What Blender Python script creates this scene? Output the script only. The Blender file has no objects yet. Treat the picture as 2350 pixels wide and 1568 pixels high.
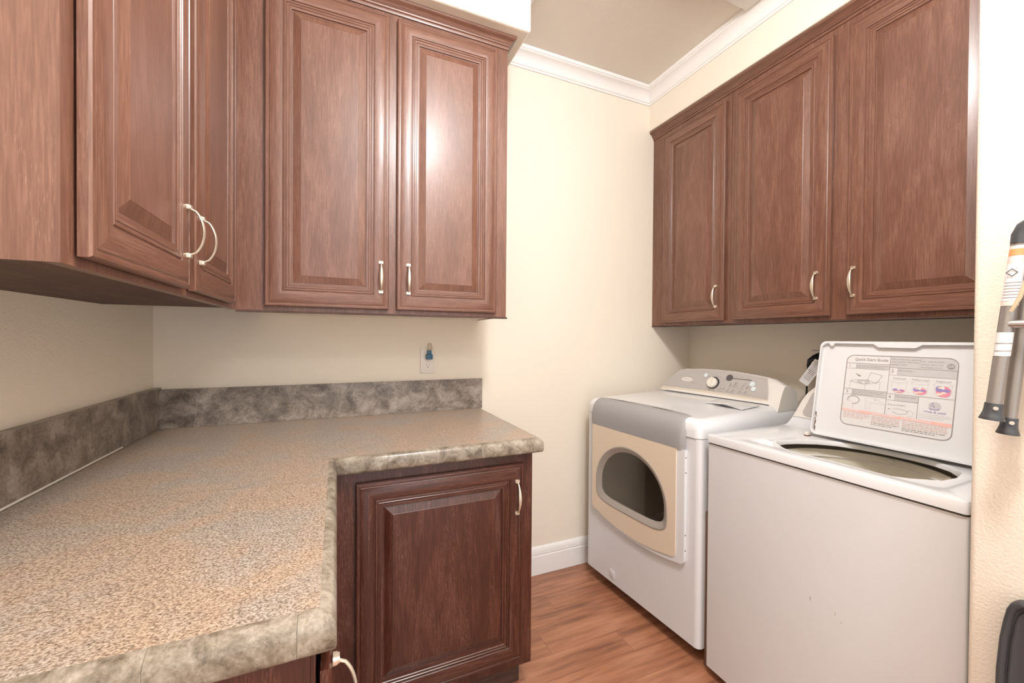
import bpy, bmesh, math, random
from mathutils import Vector, Matrix
random.seed(7)
SC = bpy.context.scene
COL = SC.collection

# ------------------------------------------------------------------ camera
H = 1.27
FPX, YAW, PITCH, ROLL = 924.35, 0.4098, 0.0087, 0.0072
cy, sy = math.cos(YAW), math.sin(YAW)
fw = Vector((sy*math.cos(PITCH), cy*math.cos(PITCH), -math.sin(PITCH)))
rt = Vector((cy, -sy, 0.0)); up = rt.cross(fw)
r2 = rt*math.cos(ROLL) + up*math.sin(ROLL)
u2 = -rt*math.sin(ROLL) + up*math.cos(ROLL)
cam_d = bpy.data.cameras.new('camera'); cam = bpy.data.objects.new('camera', cam_d); COL.objects.link(cam)
cam_d.sensor_fit = 'HORIZONTAL'; cam_d.sensor_width = 36.0; cam_d.lens = FPX/2350*36.0
cam_d.clip_start = 0.02; cam_d.clip_end = 60
M = Matrix.Identity(4)
for i in range(3):
    M[i][0] = r2[i]; M[i][1] = u2[i]; M[i][2] = -fw[i]
M[2][3] = H
cam.matrix_world = M
SC.camera = cam

# ------------------------------------------------------------------ world, lamps, exposure
W = bpy.data.worlds.new('world'); SC.world = W; W.use_nodes = True
bg = W.node_tree.nodes['Background']; bg.inputs[0].default_value = (0.97, 0.98, 1.0, 1); bg.inputs[1].default_value = 2.0
def area(name, loc, size, power, color, rot=(0, 0, 0), size_y=None, spread=None):
    d = bpy.data.lights.new(name, 'AREA'); d.energy = power; d.color = color
    d.shape = 'DISK' if size_y is None else 'RECTANGLE'; d.size = size
    if size_y: d.size_y = size_y
    if spread: d.spread = spread
    o = bpy.data.objects.new(name, d); o.location = loc; o.rotation_euler = rot; COL.objects.link(o); return o
lamp_d = bpy.data.lights.new('ceiling_lamp_light', 'POINT'); lamp_d.energy = 80; lamp_d.color = (0.975, 0.985, 1.0); lamp_d.shadow_soft_size = 0.11
lamp_o = bpy.data.objects.new('ceiling_lamp_light', lamp_d); lamp_o.location = (0.50, 0.20, 2.60); COL.objects.link(lamp_o)
area('rear_fill_light', (0.55, -1.1, 2.60), 0.5, 18, (0.99, 0.985, 1.0))  # added fill light behind the camera, not a fixture of the room
vs = SC.view_settings
vs.view_transform = 'Standard'; vs.look = 'None'; vs.gamma = 1.0; vs.use_curve_mapping = False
vs.exposure = 0.0

# ------------------------------------------------------------------ materials
def mat(name):
    m = bpy.data.materials.new(name); m.use_nodes = True
    return m, m.node_tree.nodes, m.node_tree.links, m.node_tree.nodes['Principled BSDF']
def ramp(N, stops):
    r = N.new('ShaderNodeValToRGB'); e = r.color_ramp.elements
    e[0].position, e[0].color = stops[0][0], (*stops[0][1], 1)
    e[1].position, e[1].color = stops[-1][0], (*stops[-1][1], 1)
    for p, c in stops[1:-1]:
        x = e.new(p); x.color = (*c, 1)
    return r
def plain(name, col, rough=0.5, metal=0.0, spec=0.5, coat=0.0, bump=None, trans=0.0):
    m, N, L, B = mat(name)
    B.inputs['Base Color'].default_value = (*col, 1); B.inputs['Roughness'].default_value = rough
    B.inputs['Metallic'].default_value = metal; B.inputs['Specular IOR Level'].default_value = spec
    B.inputs['Coat Weight'].default_value = coat; B.inputs['Transmission Weight'].default_value = trans
    n = N.new('ShaderNodeTexNoise'); tc = N.new('ShaderNodeTexCoord'); L.new(tc.outputs['Object'], n.inputs['Vector'])
    n.inputs['Scale'].default_value = bump[0] if bump else 40
    n.inputs['Detail'].default_value = 3
    if bump:
        b = N.new('ShaderNodeBump'); b.inputs['Strength'].default_value = bump[1]; b.inputs['Distance'].default_value = bump[2]
        L.new(n.outputs['Fac'], b.inputs['Height']); L.new(b.outputs['Normal'], B.inputs['Normal'])
    else:
        mr = N.new('ShaderNodeMapRange'); mr.inputs['To Min'].default_value = rough*0.92; mr.inputs['To Max'].default_value = min(1, rough*1.08)
        L.new(n.outputs['Fac'], mr.inputs['Value']); L.new(mr.outputs[0], B.inputs['Roughness'])
    return m
def wood(name, dark, mid, light, rough=0.33, pore=(0.40, 0.25, 0.19), pore_amt=0.5, fine_s=(9.0, 170.0), ring_amt=0.07, blot_s=(1.6, 3.0)):
    m, N, L, B = mat(name)
    uv = N.new('ShaderNodeUVMap'); oi = N.new('ShaderNodeObjectInfo')
    mul = N.new('ShaderNodeVectorMath'); mul.operation = 'MULTIPLY_ADD'
    cmb = N.new('ShaderNodeCombineXYZ')
    rnd = N.new('ShaderNodeMath'); rnd.operation = 'MULTIPLY'; rnd.inputs[1].default_value = 37.0
    L.new(oi.outputs['Random'], rnd.inputs[0]); 
    for k in range(3): L.new(rnd.outputs[0], cmb.inputs[k])
    mul.inputs[1].default_value = (1, 1, 1); L.new(uv.outputs[0], mul.inputs[0]); L.new(cmb.outputs[0], mul.inputs[2])
    def stretched(sx, sy_, scale, detail, dist=0.0):
        mp = N.new('ShaderNodeMapping'); mp.inputs['Scale'].default_value = (sx, sy_, 1); L.new(mul.outputs[0], mp.inputs[0])
        n = N.new('ShaderNodeTexNoise'); n.inputs['Scale'].default_value = scale; n.inputs['Detail'].default_value = detail
        n.inputs['Distortion'].default_value = dist; L.new(mp.outputs[0], n.inputs['Vector']); return n
    big = stretched(0.7, 4.5, 2.0, 3, 0.6)
    # cathedral figure: rings of a stretched low noise
    ring = N.new('ShaderNodeMath'); ring.operation = 'MULTIPLY'; ring.inputs[1].default_value = 26.0; L.new(big.outputs['Fac'], ring.inputs[0])
    sn = N.new('ShaderNodeMath'); sn.operation = 'SINE'; L.new(ring.outputs[0], sn.inputs[0])
    fine = stretched(fine_s[0], fine_s[1], 2.0, 4, 0.2)
    blot = stretched(blot_s[0], blot_s[1], 2.2, 2)
    a = N.new('ShaderNodeMath'); a.operation = 'MULTIPLY_ADD'; a.inputs[1].default_value = ring_amt; L.new(sn.outputs[0], a.inputs[0]); L.new(fine.outputs['Fac'], a.inputs[2])
    a2 = N.new('ShaderNodeMath'); a2.operation = 'MULTIPLY_ADD'; a2.inputs[1].default_value = 0.5; L.new(blot.outputs['Fac'], a2.inputs[0]); L.new(a.outputs[0], a2.inputs[2])
    r = ramp(N, [(0.42, dark), (0.74, mid), (1.08 if False else 1.0, light)]); L.new(a2.outputs[0], r.inputs[0])
    po = stretched(30.0, 480.0, 2.0, 2); pr = ramp(N, [(0.60, (0, 0, 0)), (0.70, (1, 1, 1))]); L.new(po.outputs['Fac'], pr.inputs[0])
    s2 = N.new('ShaderNodeMapRange'); s2.inputs['From Min'].default_value = -0.2; s2.inputs['From Max'].default_value = 1; L.new(sn.outputs[0], s2.inputs['Value'])
    pm = N.new('ShaderNodeMath'); pm.operation = 'MULTIPLY'; L.new(pr.outputs[0], pm.inputs[0]); L.new(s2.outputs[0], pm.inputs[1])
    pm2 = N.new('ShaderNodeMath'); pm2.operation = 'MULTIPLY'; pm2.inputs[1].default_value = pore_amt; L.new(pm.outputs[0], pm2.inputs[0])
    mx = N.new('ShaderNodeMix'); mx.data_type = 'RGBA'; mx.inputs['B'].default_value = (*pore, 1)
    L.new(pm2.outputs[0], mx.inputs['Factor']); L.new(r.outputs[0], mx.inputs['A']); L.new(mx.outputs['Result'], B.inputs['Base Color'])
    B.inputs['Roughness'].default_value = rough; B.inputs['Coat Weight'].default_value = 0.35; B.inputs['Coat Roughness'].default_value = 0.24
    b = N.new('ShaderNodeBump'); b.inputs['Strength'].default_value = 0.25; b.inputs['Distance'].default_value = 0.0006
    L.new(fine.outputs['Fac'], b.inputs['Height']); L.new(b.outputs['Normal'], B.inputs['Normal'])
    return m
WOOD = wood('reddish_oak', (0.108, 0.043, 0.026), (0.162, 0.069, 0.043), (0.22, 0.104, 0.069), rough=0.42, pore_amt=0.35)
WOOD_LOW = wood('shaded_reddish_oak', (0.034, 0.0078, 0.004), (0.064, 0.0165, 0.009), (0.112, 0.039, 0.024), pore=(0.26, 0.16, 0.125), pore_amt=0.75)  # the uppers' oak with the shade of the lower room put into its colour
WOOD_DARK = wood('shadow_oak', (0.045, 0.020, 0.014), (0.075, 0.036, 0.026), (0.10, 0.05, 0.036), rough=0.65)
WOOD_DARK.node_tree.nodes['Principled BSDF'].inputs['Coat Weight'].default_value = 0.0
def paint(name, col, bscale, bstr, rough=0.6):
    m, N, L, B = mat(name)
    B.inputs['Base Color'].default_value = (*col, 1); B.inputs['Roughness'].default_value = rough; B.inputs['Specular IOR Level'].default_value = 0.3
    tc = N.new('ShaderNodeTexCoord'); n = N.new('ShaderNodeTexNoise'); n.inputs['Scale'].default_value = bscale; n.inputs['Detail'].default_value = 3
    L.new(tc.outputs['Object'], n.inputs['Vector']); b = N.new('ShaderNodeBump'); b.inputs['Strength'].default_value = bstr; b.inputs['Distance'].default_value = 0.002
    L.new(n.outputs['Fac'], b.inputs['Height']); L.new(b.outputs['Normal'], B.inputs['Normal'])
    return m
WALL = paint('cream_paint', (0.85, 0.775, 0.665), 190, 0.5)
CEIL = paint('ceiling_paint', (0.80, 0.735, 0.655), 190, 0.7)
TRIM = plain('white_trim_paint', (0.88, 0.86, 0.84), 0.35)
WHITE = plain('white_enamel', (0.77, 0.78, 0.80), 0.16, coat=0.3)
WHITE_MATT = plain('white_panel', (0.73, 0.735, 0.755), 0.30)
OFFWHITE = plain('offwhite_plastic', (0.78, 0.745, 0.70), 0.3)
BEIGE = plain('aged_beige_plastic', (0.76, 0.645, 0.505), 0.3)
TANSTRIP = plain('tan_strip', (0.66, 0.59, 0.50), 0.35)
GREY = plain('silver_grey_plastic', (0.33, 0.325, 0.33), 0.42)
GREYP = plain('silver_console', (0.46, 0.43, 0.415), 0.35)
RINGM = plain('warm_grey_ring', (0.36, 0.32, 0.285), 0.35)
DARK = plain('near_black', (0.02, 0.02, 0.022), 0.4)
SEAMM = plain('seam_shade', (0.20, 0.165, 0.15), 0.7)
SLOT = plain('dark_gap', (0.05, 0.04, 0.035), 0.7)
PRINTG = plain('grey_print', (0.33, 0.29, 0.28), 0.5)
PRINTD = plain('dark_print', (0.10, 0.09, 0.09), 0.5)
PRINTR = plain('pink_band', (0.86, 0.50, 0.46), 0.5)
PRINTT = plain('red_grey_print', (0.62, 0.42, 0.40), 0.5)
PRINTB = plain('violet_print', (0.32, 0.25, 0.52), 0.5)
PRINTP = plain('rose_print', (0.80, 0.27, 0.36), 0.5)
PRINTC = plain('peach_print', (0.86, 0.70, 0.56), 0.5)
PRINTL = plain('pale_grey_print', (0.56, 0.55, 0.555), 0.5)
LABELW = plain('label_white', (0.74, 0.735, 0.74), 0.35)
GLOWB = plain('pale_blue_button', (0.72, 0.80, 0.82), 0.3)
KNOBM = plain('cream_knob', (0.80, 0.75, 0.68), 0.3)
NICKEL = plain('brushed_nickel', (0.78, 0.70, 0.58), 0.33, metal=0.75)
BLUE = plain('blue_plug', (0.035, 0.14, 0.23), 0.4)
CORDM = plain('beige_cord', (0.62, 0.50, 0.34), 0.4)
PLATE = plain('ivory_plate', (0.80, 0.74, 0.66), 0.35)
BLACK = plain('black_rubber', (0.015, 0.015, 0.016), 0.45)
TUB = plain('yellowed_tub', (0.72, 0.68, 0.58), 0.3)
GRIME = plain('grimy_rim', (0.12, 0.095, 0.065), 0.6)
RUST = plain('rust', (0.17, 0.095, 0.06), 0.8)
DRUM = plain('drum_grey', (0.62, 0.58, 0.52), 0.4)
TUBE = plain('bronze_grey_tube', (0.27, 0.245, 0.225), 0.32, metal=0.3)
RUBBER = plain('dark_grey_plastic', (0.055, 0.058, 0.064), 0.4)
RUBBER2 = plain('charcoal_panel', (0.045, 0.045, 0.05), 0.5, bump=(1500, 0.15, 0.0005))
SILVER = plain('silver_metal', (0.6, 0.58, 0.56), 0.25, metal=0.8)
BROWNB = plain('strip_brown', (0.20, 0.13, 0.09), 0.6)
ORANGE = plain('orange_print', (0.85, 0.30, 0.12), 0.5)
PINKL = plain('pink_label', (0.80, 0.62, 0.57), 0.4)
CAULK = plain('caulk', (0.70, 0.66, 0.60), 0.6)
def glassm():
    m, N, L, B = mat('smoked_door_glass')
    B.inputs['Base Color'].default_value = (0.74, 0.70, 0.64, 1); B.inputs['Roughness'].default_value = 0.02
    B.inputs['Transmission Weight'].default_value = 1.0; B.inputs['IOR'].default_value = 1.45
    return m
GLASS = glassm()
def stone(name, c1, c2, c3, scale=9.0, vary=9.0):
    m, N, L, B = mat(name)
    g = N.new('ShaderNodeNewGeometry'); oi = N.new('ShaderNodeObjectInfo')
    ad = N.new('ShaderNodeVectorMath'); ad.operation = 'ADD'; cm = N.new('ShaderNodeCombineXYZ')
    ml = N.new('ShaderNodeMath'); ml.operation = 'MULTIPLY'; ml.inputs[1].default_value = vary; L.new(oi.outputs['Random'], ml.inputs[0]); L.new(ml.outputs[0], cm.inputs[0]); L.new(ml.outputs[0], cm.inputs[2])
    L.new(g.outputs['Position'], ad.inputs[0]); L.new(cm.outputs[0], ad.inputs[1])
    n = N.new('ShaderNodeTexNoise'); n.inputs['Scale'].default_value = scale; n.inputs['Detail'].default_value = 9; n.inputs['Roughness'].default_value = 0.68; n.inputs['Distortion'].default_value = 0.5
    n2 = N.new('ShaderNodeTexNoise'); n2.inputs['Scale'].default_value = scale*9; n2.inputs['Detail'].default_value = 4; n2.inputs['Roughness'].default_value = 0.7
    L.new(ad.outputs[0], n.inputs['Vector']); L.new(ad.outputs[0], n2.inputs['Vector'])
    a = N.new('ShaderNodeMath'); a.operation = 'MULTIPLY_ADD'; a.inputs[1].default_value = 0.35; L.new(n2.outputs['Fac'], a.inputs[0]); L.new(n.outputs['Fac'], a.inputs[2])
    r = ramp(N, [(0.50, c1), (0.66, c2), (0.84, c3)]); L.new(a.outputs[0], r.inputs[0]); L.new(r.outputs[0], B.inputs['Base Color'])
    B.inputs['Roughness'].default_value = 0.3
    return m
EDGE = stone('stone_look_edge', (0.085, 0.062, 0.043), (0.23, 0.19, 0.145), (0.40, 0.35, 0.29), 22)
SPLASH = stone('stone_look_splash', (0.085, 0.065, 0.052), (0.20, 0.165, 0.138), (0.37, 0.32, 0.275), 15, 0.012)
def granule():
    m, N, L, B = mat('speckled_laminate')
    g = N.new('ShaderNodeNewGeometry')
    mp = N.new('ShaderNodeMapping'); mp.inputs['Rotation'].default_value = (0, 0, 0.4); mp.inputs['Scale'].default_value = (1, 1.25, 1); L.new(g.outputs['Position'], mp.inputs[0])
    n = N.new('ShaderNodeTexNoise'); n.inputs['Scale'].default_value = 280; n.inputs['Detail'].default_value = 5; n.inputs['Roughness'].default_value = 0.7; L.new(mp.outputs[0], n.inputs['Vector'])
    n2 = N.new('ShaderNodeTexNoise'); n2.inputs['Scale'].default_value = 5.5; n2.inputs['Detail'].default_value = 4; n2.inputs['Distortion'].default_value = 0.8; L.new(g.outputs['Position'], n2.inputs['Vector'])
    r = ramp(N, [(0.32, (0.07, 0.052, 0.042)), (0.44, (0.23, 0.18, 0.14)), (0.55, (0.395, 0.335, 0.28)), (0.70, (0.57, 0.50, 0.435))]); L.new(n.outputs['Fac'], r.inputs[0])
    r2_ = ramp(N, [(0.36, (0.51, 0.525, 0.54)), (0.47, (0.54, 0.525, 0.51)), (0.58, (0.59, 0.52, 0.46)), (0.70, (0.57, 0.52, 0.48))]); L.new(n2.outputs['Fac'], r2_.inputs[0])
    mx = N.new('ShaderNodeMix'); mx.data_type = 'RGBA'; mx.blend_type = 'OVERLAY'; mx.inputs['Factor'].default_value = 0.95
    L.new(r.outputs[0], mx.inputs['A']); L.new(r2_.outputs[0], mx.inputs['B']); L.new(mx.outputs['Result'], B.inputs['Base Color'])
    B.inputs['Roughness'].default_value = 0.33
    b = N.new('ShaderNodeBump'); b.inputs['Strength'].default_value = 0.3; b.inputs['Distance'].default_value = 0.0008; L.new(n.outputs['Fac'], b.inputs['Height']); L.new(b.outputs['Normal'], B.inputs['Normal'])
    return m
GRAN = granule()
FLOORM = wood('floor_laminate', (0.17, 0.065, 0.035), (0.36, 0.150, 0.080), (0.48, 0.225, 0.125), rough=0.34, pore_amt=0.0, fine_s=(2.2, 22.0), ring_amt=0.03, blot_s=(1.5, 5.0))

# ------------------------------------------------------------------ builders
def new_obj(name, me, parent=None, mats=()):
    o = bpy.data.objects.new(name, me); COL.objects.link(o)
    if parent is not None: o.parent = parent
    for m in mats: me.materials.append(m)
    return o
def finish(bm, name, mats, parent=None, smooth=None, grain=None):
    """grain: default grain axis used for the UV; faces may carry their own in layer 'g'"""
    bmesh.ops.recalc_face_normals(bm, faces=bm.faces)
    gl = bm.faces.layers.int.get('g')
    uvl = bm.loops.layers.uv.new('UVMap')
    axes = [Vector((1, 0, 0)), Vector((0, 1, 0)), Vector((0, 0, 1))]
    for f in bm.faces:
        gi = (f[gl]-1) if (gl is not None and f[gl] > 0) else (grain if grain is not None else 2)
        g = axes[gi]; n = f.normal
        if abs(n.dot(g)) > 0.9: g = axes[(gi+1) % 3]
        v = n.cross(g); v = v.normalized() if v.length > 1e-6 else Vector((1, 0, 0))
        for l in f.loops:
            p = l.vert.co; l[uvl].uv = (p.dot(g), p.dot(v)+n.dot(p)*0.37)
    me = bpy.data.meshes.new(name); bm.to_mesh(me); bm.free()
    o = new_obj(name, me, parent, mats if isinstance(mats, (list, tuple)) else [mats])
    if smooth is not None:
        me.shade_smooth(); me.set_sharp_from_angle(angle=math.radians(smooth))
    return o
def box(bm, x0, x1, y0, y1, z0, z1, bev=0.0, mi=0, seg=2, g=None):
    vs_ = [bm.verts.new((x, y, z)) for x in (x0, x1) for y in (y0, y1) for z in (z0, z1)]
    idx = [(0, 1, 3, 2), (4, 6, 7, 5), (0, 4, 5, 1), (2, 3, 7, 6), (0, 2, 6, 4), (1, 5, 7, 3)]
    fs = [bm.faces.new([vs_[i] for i in q]) for q in idx]
    for f in fs: f.material_index = mi
    if bev > 0:
        es = list({e for f in fs for e in f.edges})
        r = bmesh.ops.bevel(bm, geom=es, offset=bev, segments=seg, affect='EDGES', profile=0.5)
        for f in r['faces']: f.material_index = mi
    if g is not None:
        gl = bm.faces.layers.int.get('g') or bm.faces.layers.int.new('g')
    return fs
def boxobj(name, m, parent, dims, bev=0.0, grain=2, smooth=None, seg=2):
    bm = bmesh.new(); box(bm, *dims, bev=bev, seg=seg)
    return finish(bm, name, m, parent, smooth=(35 if bev else None) if smooth is None else smooth, grain=grain)
def empty(name, loc, rotz=0.0, label=None, cat=None, group=None, kind=None):
    o = bpy.data.objects.new(name, None); o.empty_display_size = 0.05; COL.objects.link(o)
    o.location = loc; o.rotation_euler = (0, 0, rotz)
    tag(o, label, cat, group, kind); return o
def tag(o, label=None, cat=None, group=None, kind=None):
    if label: o['label'] = label
    if cat: o['category'] = cat
    if group: o['group'] = group
    if kind: o['kind'] = kind
    return o
def tube(bm, pts, rad, n=10, mi=0, caps=True, sx=1.0, ref=Vector((0, 0, 1))):
    pts = [Vector(p) for p in pts]; rings = []
    rads = rad if isinstance(rad, (list, tuple)) else [rad]*len(pts)
    for i, p in enumerate(pts):
        t = (pts[min(i+1, len(pts)-1)] - pts[max(i-1, 0)]).normalized()
        a = ref.cross(t)
        if a.length < 1e-3: a = Vector((1, 0, 0)).cross(t)
        a.normalize(); b = t.cross(a)
        rr = rads[i]; ra, rb = rr if isinstance(rr, tuple) else (rr, rr)
        rings.append([bm.verts.new(p + a*math.cos(2*math.pi*k/n)*ra + b*math.sin(2*math.pi*k/n)*rb) for k in range(n)])
    for i in range(len(rings)-1):
        for k in range(n):
            f = bm.faces.new((rings[i][k], rings[i][(k+1) % n], rings[i+1][(k+1) % n], rings[i+1][k])); f.material_index = mi
    if caps:
        bm.faces.new(rings[0][::-1]).material_index = mi; bm.faces.new(rings[-1]).material_index = mi
def loops_bridge(bm, loops, mi=0, close=True):
    """loops: list of lists of coordinates, same count; bridges consecutive loops"""
    vl = [[bm.verts.new(p) for p in lp] for lp in loops]
    n = len(vl[0]); out = []
    for a, b in zip(vl[:-1], vl[1:]):
        for k in range(n if close else n-1):
            f = bm.faces.new((a[k], a[(k+1) % n], b[(k+1) % n], b[k])); f.material_index = mi; out.append((f, k))
    return vl, out
def plate(bm, outer, holes, depth_vec, mi=0, back=True):
    """flat plate of polygon outer with holes; thickness along depth_vec"""
    dv = Vector(depth_vec); allv = []
    def ring(pts, off):
        v = [bm.verts.new(Vector(p)+off) for p in pts]
        e = [bm.edges.new((v[i], v[(i+1) % len(v)])) for i in range(len(v))]
        return v, e
    layers = []
    for off in (Vector((0, 0, 0)), dv):
        rs = [ring(outer, off)] + [ring(h, off) for h in holes]
        if off.length == 0 or back:
            es = [e for r in rs for e in r[1]]
            r = bmesh.ops.triangle_fill(bm, use_beauty=True, use_dissolve=False, edges=es)
            for f in [g for g in r['geom'] if isinstance(g, bmesh.types.BMFace)]: f.material_index = mi
        layers.append(rs)
        if dv.length == 0: return
    for (a, _), (b, _) in zip(layers[0], layers[1]):
        for k in range(len(a)):
            f = bm.faces.new((a[k], a[(k+1) % len(a)], b[(k+1) % len(a)], b[k])); f.material_index = mi
def rrect(x0, x1, z0, z1, r, n=5):
    pts = []
    for cx, cz, a0 in ((x1-r, z1-r, 0), (x0+r, z1-r, 90), (x0+r, z0+r, 180), (x1-r, z0+r, 270)):
        for i in range(n+1):
            a = math.radians(a0+90*i/n); pts.append((cx+r*math.cos(a), cz+r*math.sin(a)))
    return pts
_font = None
def text_into(bm, s, size, fn, mi=0, align='LEFT', shear=0.0, weight=0.0, wscale=1.0):
    """adds flat lettering; fn maps (x, y) in metres to a 3-D point"""
    c = bpy.data.curves.new('t', 'FONT'); c.body = s; c.size = size; c.align_x = align; c.shear = shear; c.offset = weight; c.resolution_u = 2
    o = bpy.data.objects.new('t', c); COL.objects.link(o)
    dg = bpy.context.evaluated_depsgraph_get(); me = bpy.data.meshes.new_from_object(o.evaluated_get(dg))
    vl = [bm.verts.new(fn(v.co.x*wscale, v.co.y)) for v in me.vertices]
    for p in me.polygons:
        try:
            f = bm.faces.new([vl[i] for i in p.vertices]); f.material_index = mi
        except ValueError: pass
    bpy.data.objects.remove(o); bpy.data.curves.remove(c); bpy.data.meshes.remove(me)

# ------------------------------------------------------------------ dimensions
XL, YW, XR = -0.634, 1.9256, 2.087
XN, YA = 1.21, 0.3872          # near wall plane, alcove return
ZC = 2.76
YB_ = -1.6

# ------------------------------------------------------------------ setting
def struct(name, m, dims, grain=2):
    o = boxobj(name, m, None, dims, grain=grain); o['kind'] = 'structure'; return o
T = 0.10
struct('wall_left', WALL, (XL-T, XL, YB_, YW+T, 0, ZC+T))
struct('wall_back', WALL, (XL, XR+T, YW, YW+T, 0, ZC+T))
struct('wall_alcove', WALL, (XR, XR+T, YA, YW, 0, ZC+T))
# near wall with a softly rounded drywall corner, one L-shaped body
bm = bmesh.new()
rc = 0.012
prof = [(XN, YB_), (XN, YA-rc)] + [(XN+rc-rc*math.cos(a), YA-rc+rc*math.sin(a)) for a in (math.radians(k) for k in (18, 36, 54, 72, 90))] + [(XR+T, YA), (XR+T, YA-0.09), (XN+T, YA-0.09), (XN+T, YB_)]
lo = [(x, y, 0) for x, y in prof]; hi = [(x, y, ZC+T) for x, y in prof]
loops_bridge(bm, [lo, hi]); bmesh.ops.holes_fill(bm, edges=bm.edges[:])
o = finish(bm, 'wall_right', WALL, None, smooth=40); o['kind'] = 'structure'
struct('ceiling', CEIL, (XL-T, XR+T, YB_, YW+T, ZC, ZC+T))
# dropped soffits over the cabinets, rounded lower edge
def soffit(name, path, zb, mats=WALL, r=0.010):
    """path: closed plan polygon; lower edge rounded"""
    bm = bmesh.new()
    n = len(path)
    def inset(d):
        out = []
        for i in range(n):
            p0, p1, p2 = Vector(path[i-1]), Vector(path[i]), Vector(path[(i+1) % n])
            d1 = (p1-p0).normalized(); d2 = (p2-p1).normalized()
            n1 = Vector((-d1.y, d1.x)); n2 = Vector((-d2.y, d2.x))
            k = (n1+n2); k = k/(1+n1.dot(n2)); out.append(p1+k*d)
        return out
    loops = []
    for a in (0, 22, 45, 67, 90):
        t = math.radians(a); loops.append([(p.x, p.y, zb+r-r*math.sin(t+0)) if False else (p.x, p.y, zb + r*(1-math.sin(t))) for p in inset(r*(1-math.cos(t)))])
    loops = [[(x, y, ZC) for x, y in path]] + loops
    loops_bridge(bm, loops)
    bmesh.ops.holes_fill(bm, edges=bm.edges[:])
    o = finish(bm, name, mats, None, smooth=50); o['kind'] = 'structure'; return o
SX, SYF, ZS = 0.720, 1.490, 2.516
LS = -0.225
soffit('wall_soffit_left', [(XL, 0.60), (LS, 0.60), (LS, SYF), (SX, SYF), (SX, YW), (XL, YW)], ZS)
SR = 1.7348
soffit('wall_soffit_right', [(SR, YA), (XR, YA), (XR, YW), (SR, YW)], 2.527)
# floor: subfloor plus separate planks running along X
fl = struct('floor', SLOT, (XL, XR, YB_, YW, -0.06, -0.012))
pw = 0.1145; pl = 0.914
plank_mesh = {}
row = 0; y = 1.4075+pw*4
rows = []
while y > YB_+0.001:
    y1 = min(y+0.0, YW); y0 = max(y-pw, YB_); rows.append((y0, y1)); y -= pw
rows = [(a, b) for a, b in rows]
rows.insert(0, (1.4075+pw*4, YW)) if 1.4075+pw*4 < YW else None
offs = [0.38, 0.02, 0.71, 0.24, 0.55]
for ri, (y0, y1) in enumerate(rows):
    if abs(y1-1.4075) < 1e-3: st = 1.1145-pl*2
    elif abs(y1-(1.4075-pw*0)) < 0.14 and y1 < 1.4: st = 0.662-pl*2
    else: st = XL-0.9+offs[ri % 5]*pl
    x = st
    while x < XR:
        a, b = max(x, XL), min(x+pl, XR)
        if b-a > 0.03:
            bm = bmesh.new(); g = 0.0002
            box(bm, a+g, b-g, y0+g, y1-g, -0.0119, 0.0, bev=0.0005, seg=1)
            finish(bm, 'plank', FLOORM, fl, grain=0)
        x += pl
# crown moulding and baseboard profiles: (projection, height)
CROWN = [(0, 0), (.007, 0), (.009, .004), (.008, .009), (.014, .012), (.016, .017), (.018, .024), (.022, .034), (.029, .044), (.038, .052), (.049, .057), (.056, .059), (.058, .063), (.064, .066), (.066, .072), (.066, .080), (0, .080)]
BASEB = [(0, 0), (.013, 0), (.013, .098), (.009, .102), (.0125, .107), (.0125, .128), (.010, .136), (.006, .144), (0, .148)]
def moulding(name, m, path, z0, prof, parent=None, scale=1.0, grain=0, close_ends=True):
    """path points in plan, walls to the LEFT-hand outside: profile projects to the right of travel"""
    bm = bmesh.new(); P = [Vector(p) for p in path]; rings = []
    for i, p in enumerate(P):
        d1 = (P[i]-P[i-1]).normalized() if i > 0 else None
        d2 = (P[i+1]-P[i]).normalized() if i < len(P)-1 else None
        if d1 is None: d1 = d2
        if d2 is None: d2 = d1
        n1 = Vector((d1.y, -d1.x)); n2 = Vector((d2.y, -d2.x)); k = (n1+n2)/(1+n1.dot(n2))
        rings.append([(p.x+k.x*q*scale, p.y+k.y*q*scale, z0+h*scale) for q, h in prof])
    vl, fs = loops_bridge(bm, rings)
    if close_ends:
        bm.faces.new(vl[0][::-1]); bm.faces.new(vl[-1])
    return finish(bm, name, m, parent, smooth=30, grain=grain)
o = moulding('trim_1', TRIM, [(SX, YW), (SR, YW), (SR, YA)], 2.680, CROWN); o['kind'] = 'structure'
o = moulding('trim_2', TRIM, [(LS, 0.60), (LS, SYF), (SX, SYF), (SX, YW)], 2.680, CROWN); o['kind'] = 'structure'
o = moulding('baseboard_back', TRIM, [(0.645, YW), (XR, YW)], 0.0, BASEB); o['kind'] = 'structure'
# shallow cream panel on the ceiling, tight against the crown
cp = boxobj('ceiling_panel', OFFWHITE, None, (0.98, 1.664, 0.56, 1.246, 2.735, ZC), bev=0.002)
tag(cp, 'shallow cream panel on the ceiling, its corner against the white crown moulding', 'panel')

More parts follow.
